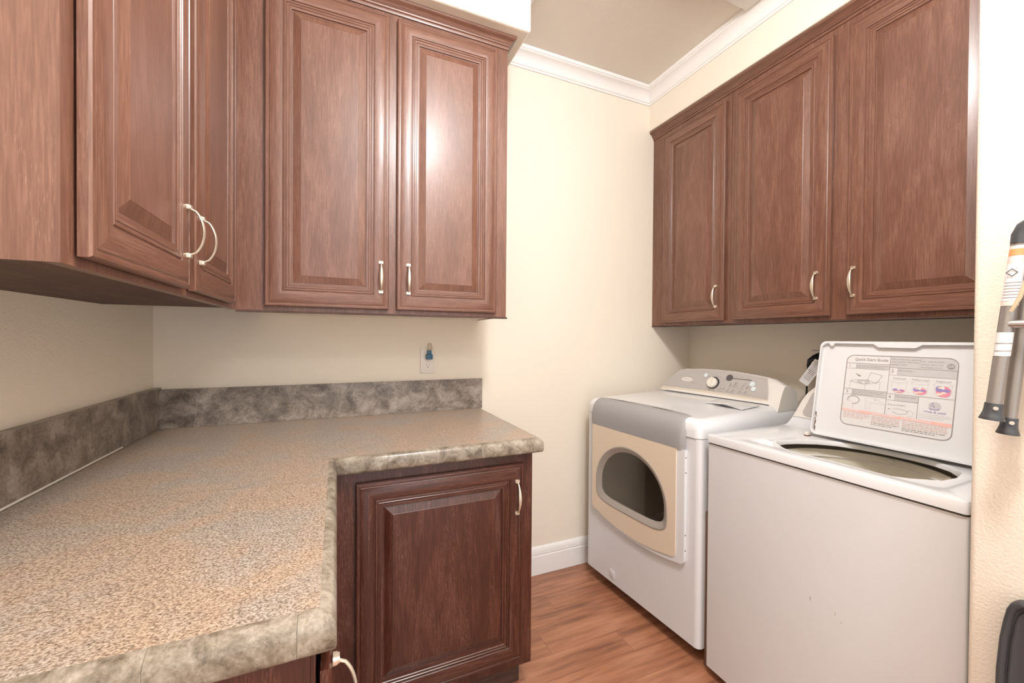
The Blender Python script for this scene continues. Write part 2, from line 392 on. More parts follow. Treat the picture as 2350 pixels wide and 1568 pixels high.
# ------------------------------------------------------------------ cabinets
DOORP = [(0.0, 0.0), (0.0, 0.013), (0.0025, 0.0165), (0.006, 0.0178), (0.0090, 0.0172), (0.0100, 0.0150), (0.0125, 0.0150), (0.015, 0.0168), (0.024, 0.0192), (0.034, 0.0202), (0.044, 0.0196), (0.051, 0.0178),
         (0.0530, 0.0140), (0.0545, 0.0140), (0.0565, 0.0168), (0.0605, 0.0170), (0.0620, 0.0145), (0.0632, 0.0145), (0.0645, 0.0158), (0.0690, 0.0156), (0.0705, 0.0135), (0.0720, 0.0137), (0.0785, 0.0125), (0.0795, 0.0070), (0.0815, 0.0066)]
PANELP = [(0.0800, 0.0060), (0.0830, 0.0072), (0.1050, 0.0150), (0.1062, 0.0158)]
DOORP = [(a, b*0.86) for a, b in DOORP]; PANELP = [(a, b*0.86) for a, b in PANELP]
def door(parent, O, U, Nn, w, h, m, handle=None, label=None, pm=None):
    """O: lower corner on the cabinet face, U across, Nn outward. handle=(u, z0, z1)"""
    O, U, Nn = Vector(O), Vector(U), Vector(Nn); Z = Vector((0, 0, 1)); O = O+Nn*0.0034
    ga = 1 if abs(U.x) > 0.5 else 2
    def loop(d, t): return [O+U*a+Z*b+Nn*t for a, b in ((d, d), (w-d, d), (w-d, h-d), (d, h-d))]
    bm = bmesh.new(); gl = bm.faces.layers.int.new('g')
    vl, fs = loops_bridge(bm, [loop(d, t) for d, t in DOORP])
    for f, k in fs: f[gl] = ga if k in (0, 2) else 3
    bm.faces.new(vl[0][::-1])[gl] = 3
    d = finish(bm, 'door', m, parent, smooth=28)
    bm = bmesh.new(); gl = bm.faces.layers.int.new('g')
    vl, fs = loops_bridge(bm, [loop(dd, t) for dd, t in PANELP])
    bm.faces.new(vl[-1]); bm.faces.new(vl[0][::-1])
    for f in bm.faces: f[gl] = 3
    finish(bm, 'raised_panel', pm or m, d, smooth=10)
    if handle:
        u, z0, z1 = handle
        pull(d, O+U*u+Nn*0.0172, U, Nn, z0-O.z, z1-O.z)
    if label: d['label'] = label
    return d
def pull(parent, B, U, Nn, z0, z1):
    bm = bmesh.new(); Z = Vector((0, 0, 1)); L_ = z1-z0
    # feet: flared rounded blocks; then a bow with a lens-shaped width
    for zc, s in ((z0+0.006, 1), (z1-0.006, -1)):
        for hw, hh, t0, t1 in ((0.0085, 0.0060, -0.002, 0.004), (0.0070, 0.0048, 0.004, 0.0068)):
            lo_ = [B+U*a+Z*(zc+b)+Nn*t0 for a, b in rrect(-hw, hw, -hh, hh, hh*0.55, 3)]
            hi_ = [B+U*a+Z*(zc+b)+Nn*t1 for a, b in rrect(-hw*0.93, hw*0.93, -hh*0.92, hh*0.92, hh*0.5, 3)]
            vl, _ = loops_bridge(bm, [lo_, hi_]); bm.faces.new(vl[0][::-1]); bm.faces.new(vl[1])
    n = 18; rings = []
    for i in range(n+1):
        t = i/n; s = math.sin(math.pi*t)
        off = 0.005+0.023*(s**0.55) if 0 < t < 1 else 0.003
        zz = z0+0.008+(L_-0.016)*t
        hw = 0.0026+0.0034*(math.sin(math.pi*min(1, max(0, (t-0.06)/0.88)))**1.3 if 0.06 < t < 0.94 else 0)
        th = 0.0024
        # direction of travel for tilting the section
        ds = 0.023*0.55*(max(s, 0.05)**-0.45)*math.cos(math.pi*t)*math.pi/(L_-0.016)
        tn = (Z+Nn*ds).normalized(); nn = (Nn-Z*ds).normalized()
        rings.append([B+Z*zz+Nn*off+U*hw*math.cos(a)+nn*th*math.sin(a) for a in (2*math.pi*k/10 for k in range(10))])
    vl, _ = loops_bridge(bm, rings); bm.faces.new(vl[0][::-1]); bm.faces.new(vl[-1])
    finish(bm, 'handle', NICKEL, parent, smooth=45)

CRN = [(0, 0), (.004, 0), (.006, .004), (.006, .010), (.010, .012), (.011, .017), (.014, .019), (.017, .025), (.023, .031), (.030, .034), (.032, .036), (.033, .044), (0, .044)]
ZB, ZT = 1.357, 2.472
# left wall pair of doors
XF, YF = -0.3047, 1.566
c = empty('wall_cabinet', (-0.47, 0.6632, ZB), 0, 'wall cabinet with two raised-panel doors on the left wall, nearest the camera', 'cabinet')
def local(root, fn):
    """build children in world coordinates, then hang them under root"""
    before = set(bpy.data.objects); fn(); bpy.context.view_layer.update()
    inv = root.matrix_world.inverted() if False else (Matrix.Translation(root.location) @ Matrix.Rotation(root.rotation_euler.z, 4, 'Z')).inverted()
    for o in set(bpy.data.objects)-before:
        if o.parent == root and o.type == 'MESH':
            pass
    return inv
def under(root, objs):
    inv = (Matrix.Translation(root.location) @ Matrix.Rotation(root.rotation_euler.z, 4, 'Z')).inverted()
    for o in objs: o.matrix_parent_inverse = inv
def cab_left(c):
    bm = bmesh.new()
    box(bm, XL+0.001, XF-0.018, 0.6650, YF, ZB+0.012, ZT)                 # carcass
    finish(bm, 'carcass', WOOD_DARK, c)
    boxobj('end_panel', WOOD, c, (XL+0.001, XF, 0.6600, 0.6648, ZB, ZT), grain=2)
    # face frame with real openings behind the doors
    bm = bmesh.new()
    plate(bm, [(XF, 0.6649, ZB), (XF, YF, ZB), (XF, YF, ZT), (XF, 0.6649, ZT)], [[(XF, 0.70, ZB+.04), (XF, 1.07, ZB+.04), (XF, 1.07, ZT-.05), (XF, 0.70, ZT-.05)], [(XF, 1.10, ZB+.04), (XF, 1.46, ZB+.04), (XF, 1.46, ZT-.05), (XF, 1.10, ZT-.05)]], (-0.018, 0, 0))
    finish(bm, 'face_frame', WOOD, c, grain=2)
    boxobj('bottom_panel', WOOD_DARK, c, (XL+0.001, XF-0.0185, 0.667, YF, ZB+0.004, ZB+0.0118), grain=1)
    y0 = 0.6845; w = 1.0626-y0
    door(c, (XF+0.0005, y0, 1.369), (0, 1, 0), (1, 0, 0), w, 1.085, WOOD, (w-0.030, 1.429, 1.541))
    y0 = 1.0976; w = 1.4816-y0
    door(c, (XF+0.0005, y0, 1.369), (0, 1, 0), (1, 0, 0), w, 1.085, WOOD, (0.026, 1.429, 1.541))
    moulding('crown', WOOD, [(XF-0.33, 0.66), (XF, 0.66), (XF, YF-0.0345)], ZT, CRN, c, grain=1)
def build(root, fn, *a):
    before = set(o.name for o in bpy.data.objects); fn(root, *a)
    under(root, [o for o in bpy.data.objects if o.name not in before and o.parent == root])
build(c, cab_left)
# back wall pair of doors
def cab_back(c):
    x0, x1 = XF+0.0005, 0.6475
    boxobj('carcass', WOOD_DARK, c, (XF, x1-0.001, YF+0.0185, YW-0.001, ZB+0.012, ZT))
    F = lambda x, z: (x, YF, z)
    bm = bmesh.new()
    plate(bm, [F(x0, ZB), F(x1, ZB), F(x1, ZT), F(x0, ZT)], [[F(-.20, ZB+.04), F(.155, ZB+.04), F(.155, ZT-.05), F(-.20, ZT-.05)], [F(.222, ZB+.04), F(.585, ZB+.04), F(.585, ZT-.05), F(.222, ZT-.05)]], (0, .018, 0))
    finish(bm, 'face_frame', WOOD, c, grain=2)
    boxobj('bottom_panel', WOOD_DARK, c, (x0, x1+0.009, YF-0.002, YF+0.020, ZB-0.0065, ZB-0.0005), grain=0)
    boxobj('end_panel', WOOD, c, (x1, x1+0.004, YF+0.001, YW-0.001, ZB, ZT), grain=2)
    boxobj('underside', WALL, c, (XF+0.02, x1-0.002, YF+0.021, YW-0.002, ZB+0.003, ZB+0.0118))
    door(c, (-0.2213, YF-0.0005, 1.3715), (1, 0, 0), (0, -1, 0), 0.3955, 1.081, WOOD, (0.3675, 1.429, 1.548))
    door(c, (0.2033, YF-0.0005, 1.3715), (1, 0, 0), (0, -1, 0), 0.3975, 1.081, WOOD, (0.0415, 1.429, 1.546))
    moulding('crown', WOOD, [(XF+0.0345, YF), (x1, YF), (x1, YW-0.002)], ZT, CRN, c, grain=0)
c = empty('wall_cabinet', (0.17, 1.75, ZB), 0, 'wall cabinet with two raised-panel doors on the back wall above the outlet', 'cabinet')
build(c, cab_back)
# right wall cabinets over the machines
XRF = 1.7712; ZBR, ZTR = 1.350, 2.480
def cab_right(c, y0, y1, doors, end=None):
    boxobj('carcass', WOOD_DARK, c, (XRF+0.0185, XR-0.001, y0+0.0005, y1-0.0005, ZBR+0.008, ZTR))
    F = lambda y, z: (XRF, y, z)
    bm = bmesh.new()
    plate(bm, [F(y0+.0003, ZBR), F(y1-.0003, ZBR), F(y1-.0003, ZTR), F(y0+.0003, ZTR)], [[F(a+.03, ZBR+.04), F(b-.03, ZBR+.04), F(b-.03, ZTR-.05), F(a+.03, ZTR-.05)] for a, b, _ in doors], (.018, 0, 0))
    finish(bm, 'face_frame', WOOD, c, grain=2)
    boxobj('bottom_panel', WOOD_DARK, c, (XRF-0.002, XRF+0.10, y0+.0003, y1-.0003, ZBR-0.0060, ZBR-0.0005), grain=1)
    for a, b, hy in doors:
        # U runs towards the camera (-Y) so that normals face -X
        door(c, (XRF-0.0005, b, 1.3655), (0, -1, 0), (-1, 0, 0), b-a, 1.086, WOOD, (b-hy, 1.430, 1.545))
c = empty('wall_cabinet', (1.93, 1.66, ZBR), 0, 'narrow single-door wall cabinet in the far corner above the dryer', 'cabinet')
build(c, cab_right, 1.391, YW-0.001, [(1.416, 1.828, 1.456)])
c = empty('wall_cabinet', (1.93, 0.9, ZBR), 0, 'two-door wall cabinet above the washer on the right', 'cabinet')
build(c, cab_right, YA+0.001, 1.390, [(0.9455, 1.362, 0.993), (0.473, 0.890, 0.867)])
# one crown over both right cabinets
o = moulding('crown_rail', WOOD, [(XRF, YW-0.001), (XRF, YA+0.001)], ZTR, CRN, None, grain=1)
tag(o, 'dark wood crown strip along the top of the right-hand wall cabinets', 'moulding')

# base cabinets
TKZ = 0.108; CTB = 0.8685
def base_back(c):
    x0, x1, yf = -0.0245, 0.640, 1.290
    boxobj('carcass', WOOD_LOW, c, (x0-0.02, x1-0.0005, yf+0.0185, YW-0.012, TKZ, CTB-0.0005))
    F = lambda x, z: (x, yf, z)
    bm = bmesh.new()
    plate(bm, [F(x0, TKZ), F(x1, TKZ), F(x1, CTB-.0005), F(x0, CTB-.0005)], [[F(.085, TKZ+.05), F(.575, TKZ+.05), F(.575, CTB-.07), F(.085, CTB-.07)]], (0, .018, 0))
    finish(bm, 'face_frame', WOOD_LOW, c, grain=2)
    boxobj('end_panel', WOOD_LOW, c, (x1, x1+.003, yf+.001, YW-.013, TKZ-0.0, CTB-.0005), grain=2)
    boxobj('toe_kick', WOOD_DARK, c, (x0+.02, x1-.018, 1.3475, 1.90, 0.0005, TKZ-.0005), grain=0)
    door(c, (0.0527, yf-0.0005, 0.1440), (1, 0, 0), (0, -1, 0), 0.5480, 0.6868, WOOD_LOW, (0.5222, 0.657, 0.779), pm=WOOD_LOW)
c = empty('base_cabinet', (0.31, 1.6, 0), 0, 'base cabinet in shade-darkened oak with one wide door under the far counter run', 'cabinet')
build(c, base_back)
def base_left(c):
    xf = -0.0245
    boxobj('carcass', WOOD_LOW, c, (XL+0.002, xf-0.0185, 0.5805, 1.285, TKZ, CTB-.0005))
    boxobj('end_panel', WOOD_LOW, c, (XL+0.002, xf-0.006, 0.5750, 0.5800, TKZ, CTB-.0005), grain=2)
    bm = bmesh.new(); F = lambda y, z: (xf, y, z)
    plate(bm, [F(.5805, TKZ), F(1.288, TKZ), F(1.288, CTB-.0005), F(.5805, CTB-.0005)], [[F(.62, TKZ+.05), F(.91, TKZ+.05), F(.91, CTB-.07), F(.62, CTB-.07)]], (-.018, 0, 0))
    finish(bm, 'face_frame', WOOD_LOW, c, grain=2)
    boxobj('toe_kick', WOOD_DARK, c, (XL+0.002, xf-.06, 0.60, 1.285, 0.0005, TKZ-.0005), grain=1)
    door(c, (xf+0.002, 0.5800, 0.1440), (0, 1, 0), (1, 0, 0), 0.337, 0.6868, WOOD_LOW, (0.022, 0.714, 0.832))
c = empty('base_cabinet', (-0.33, 0.93, 0), 0, 'base cabinet in shade-darkened oak under the near end of the counter, seen at the bottom edge', 'cabinet')
build(c, base_left)

# ------------------------------------------------------------------ countertop
ZK = 0.9188
ct = empty('countertop', (0, 0, 0), 0, 'L-shaped speckled tan laminate countertop with grey-brown tiled edge', 'countertop')
XI, YFR, XE, YN = 0.001, 1.250, 0.668, 0.554
EB = 0.021; ys = 1.083
def slab(name, poly, m=GRAN):
    bm = bmesh.new(); loops_bridge(bm, [[(x, y, ZK-0.0500) for x, y in poly], [(x, y, ZK) for x, y in poly]]); bmesh.ops.holes_fill(bm, edges=bm.edges[:])
    return finish(bm, name, m, ct, grain=0)
g = 0.0006
slab('worktop_section', [(XL+.002, YN+EB), (XI-EB, YN+EB), (XI-EB, ys-0.012-g), (XL+.002, ys+0.075-g)])
slab('worktop_section', [(XL+.002, ys+0.075+g), (XI-EB, ys-0.012+g), (XI-EB, YFR+EB), (XE-EB, YFR+EB), (XE-EB, YW-.002), (XL+.002, YW-.002)])
EP = [(EB, 0.0), (0.0165, -0.0002), (0.011, -0.0016), (0.0062, -0.0048), (0.0028, -0.0095), (0.0008, -0.0150), (0.0, -0.0210), (0.0, -0.0400), (0.0012, -0.0450), (0.0045, -0.0488), (0.0095, -0.0500), (EB, -0.0500)]
def edge_run(p0, p1, cuts, m0=0, m1=0):
    """tiles along the counter edge from p0 to p1, the counter lying to the LEFT of travel; m0/m1: +1 outer mitre, -1 inner mitre"""
    p0, p1 = Vector(p0), Vector(p1); d = (p1-p0).normalized(); n = Vector((-d.y, d.x)); Ln = (p1-p0).length
    cs = [0.0]+cuts+[Ln]
    for i in range(len(cs)-1):
        a, b = cs[i], cs[i+1]; bm = bmesh.new(); rings = []
        A = lambda q: a+(m0*q if i == 0 else 0.0002)
        Bq = lambda q: b-(m1*q if i == len(cs)-2 else 0.0002)
        r0 = [(p0+d*A(q)+n*q) for q, z in EP]; r1 = [(p0+d*Bq(q)+n*q) for q, z in EP]
        vl, _ = loops_bridge(bm, [[(v.x, v.y, ZK+z) for v, (q, z) in zip(r0, EP)], [(v.x, v.y, ZK+z) for v, (q, z) in zip(r1, EP)]])
        bm.faces.new(vl[0][::-1]); bm.faces.new(vl[1])
        finish(bm, 'edge_tile', EDGE, ct, smooth=60)
edge_run((XL+.002, YN), (XI, YN), [0.140, 0.2895, 0.4388, 0.5880], 0, 1)
edge_run((XI, YN), (XI, YFR), [0.1, 0.249, 0.398, 0.547], 1, -1)
edge_run((XI, YFR), (XE, YFR), [0.1396, 0.2883, 0.4372, 0.5874], -1, 1)
edge_run((XE, YFR), (XE, YW-.002), [0.149, 0.298, 0.447, 0.596], 1, 0)
# backsplash
bs = empty('backsplash', (0, 0, 0), 0, 'grey-brown mottled stone-look backsplash strip along two walls above the counter', 'backsplash')
ZBT = 1.066
xs = [XE-0.002, 0.5198, 0.3683, 0.217, 0.066, -0.085, -0.236, -0.387, -0.538, XL+0.0245]
for a, b in zip(xs[1:], xs[:-1]):
    bm = bmesh.new(); box(bm, a+.00006, b-.00006, YW-.0225, YW-.001, ZK+.0006, ZBT)
    finish(bm, 'splash_tile', SPLASH, bs, smooth=40)
yy = [YW-.001, 1.7536, 1.602, 1.451, 1.300, 1.149, 0.998, 0.847, 0.696, 0.556]
for a, b in zip(yy[1:], yy[:-1]):
    bm = bmesh.new(); box(bm, XL+.0015, XL+.024, a+.00006, b-.00006, ZK+.0006, ZBT+.006)
    finish(bm, 'splash_tile', SPLASH, bs, smooth=40)
bm = bmesh.new(); tube(bm, [(XL+.0250, 0.60, ZK+.0036), (XL+.0250, 1.2, ZK+.0036), (XL+.0250, 1.62, ZK+.0036)], 0.0030, 6)
finish(bm, 'caulk_line', CAULK, bs, smooth=60)

# ------------------------------------------------------------------ outlet and blue plug
ol = empty('wall_outlet', (0.397, YW, 1.157), 0, 'ivory duplex wall outlet above the backsplash', 'outlet')
bm = bmesh.new(); box(bm, -.035, .035, -.0055, -.0002, -.058, .058, bev=.002); finish(bm, 'cover_plate', PLATE, ol, smooth=40)
def oct_face(cz):
    return [(x, -.0075, cz+z) for x, z in ((-.017, -.007), (-.012, -.0145), (.012, -.0145), (.017, -.007), (.017, .007), (.012, .0145), (-.012, .0145), (-.017, .007))]
for cz in (-.0195, .0195):
    bm = bmesh.new(); plate(bm, oct_face(cz), [], (0, .003, 0)); rc_ = finish(bm, 'receptacle', PLATE, ol)
    bm = bmesh.new()
    for x, hh in ((-.0062, .0045), (.0062, .0038)): box(bm, x-.0008, x+.0008, -.0078, -.0074, cz+.003-hh, cz+.003+hh)
    tube(bm, [(0, -.0078, cz-.0085), (0, -.0074, cz-.0085)], .0024, 10); finish(bm, 'slot', DARK, rc_)
bm = bmesh.new(); tube(bm, [(0, -.0065, 0), (0, -.005, 0)], .0022, 10); finish(bm, 'screw', OFFWHITE, ol)
pg = empty('night_light_plug', (0.4005, YW-.009, 1.172), 0, 'small blue plug with a looped beige cord in the upper socket of the outlet', 'plug')
bm = bmesh.new(); box(bm, -.0145, .0145, -.026, .0008, -.006, .018, bev=.0025); box(bm, -.0048, .0070, -.0275, -.0255, -.002, .014, bev=.0015)
box(bm, -.0092, .0092, -.022, -.004, .018, .037, bev=.002); finish(bm, 'plug_body', BLUE, pg, smooth=40)
bm = bmesh.new(); tube(bm, [(.0008, -.0279, .006), (.0008, -.0275, .006)], .0026, 4); finish(bm, 'window', DARK, pg)
bm = bmesh.new(); pts = []
for i in range(25):
    t = i/24; a = math.pi*2*t; pts.append((0.0035+math.sin(a)*.0085, -.012-.004*math.cos(a), .036+.0165*(1-math.cos(a))))
tube(bm, pts, .0026, 8); finish(bm, 'cord_loop', CORDM, pg, smooth=60)

# ------------------------------------------------------------------ dryer (local: u along +x, depth +y, z up)
ux = Vector((0.07206646, -0.99739983, 0)); vx = Vector((0.99739983, 0.07206646, 0))
dr = empty('dryer', (1.238, 1.822, 0), math.atan2(ux.y, ux.x), 'white front-loading clothes dryer with beige door and grey top fascia', 'dryer')
DW = 0.694; DD = 0.70; ZD0, ZD1 = 0.062, 0.880
# body shell: rounded vertical front corners, open front closed by a plate with the drum hole
def plan(u0, u1, v0, v1, r, n=5):
    pts = []
    for i in range(n+1): a = math.radians(180+90*i/n); pts.append((u0+r+r*math.cos(a), v0+r+r*math.sin(a)))
    for i in range(n+1): a = math.radians(270+90*i/n); pts.append((u1-r+r*math.cos(a), v0+r+r*math.sin(a)))
    pts += [(u1, v1), (u0, v1)]
    return pts
# NB local y axis: rotating (1,0) to ux makes +y point along (-ux.y, ux.x) = vx
bm = bmesh.new(); P = plan(0, DW, 0, DD, .022)
pf = P[6:12] + [P[12], P[13]] + P[0:6]     # from right-front around the back to left-front: open across the front
lo_ = [(x, y, ZD0) for x, y in pf]; hi_ = [(x, y, ZD1) for x, y in pf]
vl, _ = loops_bridge(bm, [lo_, hi_], close=False)
bm.faces.new([bm.verts.new((x, y, ZD1)) for x, y in P])
bm.faces.new([bm.verts.new((x, y, ZD0)) for x, y in P])
finish(bm, 'body', WHITE_MATT, dr, smooth=40)
def dome(cu, cz, a, bu, bl, n=48, pu=2.15, pl=3.6, v=0.0):
    pts = []
    for i in range(n):
        t = 2*math.pi*i/n; c, s = math.cos(t), math.sin(t); p = pu if s >= 0 else pl
        b = bu if s >= 0 else bl
        pts.append((cu+a*math.copysign(abs(c)**(2/p), c), v, cz+b*math.copysign(abs(s)**(2/p), s)))
    return pts
def domeI(i, v): return dome(.3285, .553, .2265-i, .210-i, .1035-i, pu=2.0, pl=4.6, v=v, n=64)
bm = bmesh.new()
plate(bm, [(.022, 0, ZD0), (DW-.022, 0, ZD0), (DW-.022, 0, ZD1), (.022, 0, ZD1)], [domeI(.026, 0)], (0, .004, 0), back=False)
box(bm, .188, .222, -.0035, .0, .088, .125, bev=.0012)
finish(bm, 'front_panel', WHITE_MATT, dr, smooth=30)
# drum
bm = bmesh.new()
loops_bridge(bm, [[(0.33+.24*math.cos(t), v, .58+.24*math.sin(t)) for t in (2*math.pi*k/40 for k in range(40))] for v in (.03, .10, .30, .55)])
f = bm.faces.new([bm.verts.new((0.33+.24*math.cos(2*math.pi*k/40), .55, .58+.24*math.sin(2*math.pi*k/40))) for k in range(40)])
for k in (0.3, 2.4, 4.5):
    c_, s_ = math.cos(k), math.sin(k); tube(bm, [(0.33+.235*c_, .08, .58+.235*s_), (0.33+.21*c_, .30, .58+.21*s_), (0.33+.235*c_, .54, .58+.235*s_)], .022, 8)
finish(bm, 'drum', DRUM, dr, smooth=50)
# door: white rim slab, beige skin, window ring, glass
def door_outline(u0, u1, zt, v, zb_l, zb_m, zb_r, r=.022):
    pts = [(u1, v, zt), (u0, v, zt), (u0, v, zb_l+.02)]
    pts += [(u0+.002, v, zb_l+.008), (u0+.007, v, zb_l)]
    n = 12
    for i in range(1, n):
        t = i/n; z = zb_l*(1-t)+zb_r*t + (zb_m-(zb_l+zb_r)/2)*4*t*(1-t)
        pts.append((u0+.007+(u1-r-u0-.007)*t, v, z))
    for i in range(6):
        a = math.radians(270+18*i); pts.append((u1-r+r*math.cos(a), v, zb_r+r+.0+r*math.sin(a)))
    return pts
bm = bmesh.new()
plate(bm, door_outline(.0655, .6335, .828, -.016, .388, .343, .366), [domeI(.008, -.016)], (0, .015, 0))
finish(bm, 'door', WHITE, dr, smooth=30)
dd = bpy.data.objects[[o.name for o in dr.children if o.name.startswith('door')][0]]
bm = bmesh.new()
plate(bm, door_outline(.0685, .5955, .828, -.0205, .402, .356, .380), [domeI(.0, -.0205)], (0, .0044, 0))
finish(bm, 'door_skin', BEIGE, dd, smooth=30)
bm = bmesh.new()
loops_bridge(bm, [domeI(-.0006, -.0195), domeI(.0, -.0222), domeI(.0015, -.0230), domeI(.005, -.0230), domeI(.007, -.0222), domeI(.024, -.0100), domeI(.0275, -.0085), domeI(.0285, -.0030)])
finish(bm, 'window_ring', RINGM, dd, smooth=35)
bm = bmesh.new(); plate(bm, domeI(.0278, -.0065), [], (0, .002, 0)); finish(bm, 'window_glass', GLASS, dd)
for z in (.778, .461):
    bm = bmesh.new(); box(bm, .0575, .0655, -.010, -.0003, z-.042, z+.042, bev=.002); finish(bm, 'hinge', WHITE, dd, smooth=40)
for z in (.798, .737, .487, .425):
    bm = bmesh.new(); tube(bm, [(.6336, -.008, z), (.6342, -.008, z)], .0028, 8, ref=Vector((0, 0, 1))); finish(bm, 'screw_hole', DARK, dd)
# rounded top cap rising towards the console; the fascia sits on its front
def sect(v0, v1, zf, zb, u):  # profile of the cap at one u: front bottom -> over the front radius -> back
    r = .042
    pts = [(u, v1, ZD1+.002), (u, v0, ZD1+.002)]
    return pts
bm = bmesh.new()
RZ = .962
def cap_ring(ins, z, tilt):
    """plan outline inset by ins at height z; tilt raises the back"""
    Pn = plan(ins, DW-ins, -.004+ins, DD, max(.006, .030-ins*0.2), 5)
    return [(x, y, z+tilt*max(0, min(1, (y-.05)/.45))*.019) for x, y in Pn]
cl = [(0.0, ZD1+.0022, 0), (0.0, .912, 0.3), (.002, .925, .6), (.007, .937, .8), (.014, .946, .9), (.024, .9525, 1), (.038, .9555, 1)]
vl, _ = loops_bridge(bm, [cap_ring(i, z, t) for i, z, t in cl])
bm.faces.new(vl[-1]); bm.faces.new(vl[0][::-1])
finish(bm, 'top_cap', WHITE, dr, smooth=50)
# grey fascia: swept over the front edge
fp = [(-.021, .8285), (-.0225, .860), (-.0215, .885), (-.0175, .908), (-.010, .927), (.002, .943), (.018, .9545), (.034, .9598), (.062, .9625)]
def fasc(u, sh=0.0, drop=0.0): return [(u, v+sh, z-drop) for v, z in fp]
bm = bmesh.new()
n = 16; rings = []
for i in range(n+1):
    t = i/n; u = .0685+(.6100-.0685)*t
    bow = .020*(1-(2*t-1)**2)   # the rear border is bowed
    edge = max(0, abs(2*t-1)-.9)/.1
    pr = [(u, v, z) for v, z in fp[:-1]] + [(u, .050+bow*1.3-.012*edge, .9605)]
    rings.append(pr)
vl, _ = loops_bridge(bm, rings, close=False)
# right-hand and left-hand returns
for ring, s in ((rings[0], -1), (rings[-1], 1)):
    a = [bm.verts.new(p) for p in ring]; b = [bm.verts.new((p[0]+s*.008, p[1]+.0035, p[2]-.0020)) for p in ring]
    c2 = [bm.verts.new((p[0]+s*(.022 if s > 0 else .004), p[1]+(.013 if p[2] < .93 else .004), p[2]-.010)) for p in ring]
    for q, w in ((a, b), (b, c2)):
        for k in range(len(q)-1): bm.faces.new((q[k], q[k+1], w[k+1], w[k]))
bmesh.ops.remove_doubles(bm, verts=bm.verts[:], dist=1e-5)
finish(bm, 'fascia', GREY, dr, smooth=45)
fo = [o for o in dr.children if o.name.startswith('fascia')][0]
for a, b, yb in ((.120, .285, .0), (.400, .520, .0)):
    bm = bmesh.new(); k_ = 8; lo_, hi_ = [], []
    for q in range(k_+1):
        t = q/k_; u = a+(b-a)*t; tt = (u-.0685)/.5415; bow = .020*(1-(2*tt-1)**2)
        yc = .038+bow*.75; w_ = .0035*math.sin(math.pi*min(1, max(.02, t*.9+.05)))
        lo_.append((u, yc-w_, .9608)); hi_.append((u, yc+w_, .9612))
    for q in range(k_): bm.faces.new([bm.verts.new(p) for p in (lo_[q], lo_[q+1], hi_[q+1], hi_[q])])
    finish(bm, 'recess', SLOT, fo)
# lint door on the top
def ztop(v): return .9555+.019*max(0, min(1, (v-.05)/.45))+.0002
cov = [(.455, .341), (.4346, .4566), (.639, .4717), (.6527, .3176), (.615, .331), (.575, .352), (.53, .369), (.49, .358)]
cen = (.56, .40)
bm = bmesh.new(); loops_bridge(bm, [[(x, y, ztop(y)-.001) for x, y in cov], [(x, y, ztop(y)+.0020) for x, y in cov], [(cen[0]+(x-cen[0])*.97, cen[1]+(y-cen[1])*.97, ztop(y)+.0026) for x, y in cov]])
bmesh.ops.holes_fill(bm, edges=bm.edges[:]); finish(bm, 'lint_screen_cover', WHITE, dr, smooth=40)
bm = bmesh.new(); bm.faces.new([bm.verts.new((x, y, ztop(y)+.0006)) for x, y in ((.487, .337), (.505, .352), (.53, .3645), (.575, .348), (.615, .3275), (.640, .318), (.60, .3225), (.55, .3285), (.51, .334))]); finish(bm, 'lint_slot', DARK, dr)

# console on the dryer top
cs_ = []
def arc(u): return 1.1085-.235*(u-.330)**2
bm = bmesh.new()
n = 24; NU = []
def inset_u(z): # left / right borders of the silver face by height
    t = max(0, min(1, (z-.975)/.125)); return .024+.108*t**1.3 if False else (.022+.100*t**1.25, .637-.036*t**2.2)
def face_pt(s, t, off=0.0):
    """s 0..1 across, t 0..1 bottom to arc top"""
    z = .975+(.1245)*t; l, r = inset_u(z); u = l+(r-l)*s
    ztop_ = arc(u)-.0005; z = .9755+(ztop_-.9755)*t
    l, r = inset_u(z); u = l+(r-l)*s
    v = .530+.45*(z-.975)-.010*math.sin(math.pi*t)*0.9-off
    return (u, v, z)
ts = [0, .19]
def patch(name, t0, t1, m, nt=8, off=0.0):
    bm = bmesh.new(); g_ = [[bm.verts.new(face_pt(i/n, t0+(t1-t0)*j/nt, off)) for i in range(n+1)] for j in range(nt+1)]
    for j in range(nt):
        for i in range(n): bm.faces.new((g_[j][i], g_[j][i+1], g_[j+1][i+1], g_[j+1][i]))
    return bm
# white housing: outline lofted in u
bm = bmesh.new(); rings = []
us = [(.006, .0), (.016, .02), (.03, .16), (.055, .40), (.085, .70), (.115, .90), (.14, 1), (.25, 1), (.33, 1), (.45, 1), (.56, 1), (.600, 1), (.625, .97), (.645, .90), (.668, .80), (.690, .72)]
for u, hh in us:
    zt = .975+(arc(min(max(u, .12), .60))-.975)*hh + (0.0)
    base = ztop(.6)-.001 if u < .66 else .965-(u-.66)*.6
    vf = .526+ (0 if u < .62 else (u-.62)*-.15)
    def P3(fr, zz): return (u, fr, zz)
    ring = [P3(vf, base), P3(.530+.45*(zt-.975)*.35-.007*hh, .975+(zt-.975)*.35), P3(.530+.45*(zt-.975)*.7-.006*hh, .975+(zt-.975)*.7), P3(.530+.45*(zt-.975)+.001, zt-.0015), P3(.545+.45*(zt-.975), zt+.001), P3(.60+.2*(zt-.975), zt-.004*hh), P3(.668, .975+(zt-.975)*.60), P3(.685, base)]
    rings.append(ring)
vl, _ = loops_bridge(bm, rings); bm.faces.new(vl[0][::-1]); bm.faces.new(vl[-1])
con = finish(bm, 'console', OFFWHITE, dr, smooth=50)
bmx = patch('', .18, .985, None, 8, .0022); finish(bmx, 'control_face', GREYP, con, smooth=40)
bmx = patch('', .0, .175, None, 3, .0020); finish(bmx, 'lower_strip', TANSTRIP, con, smooth=40)
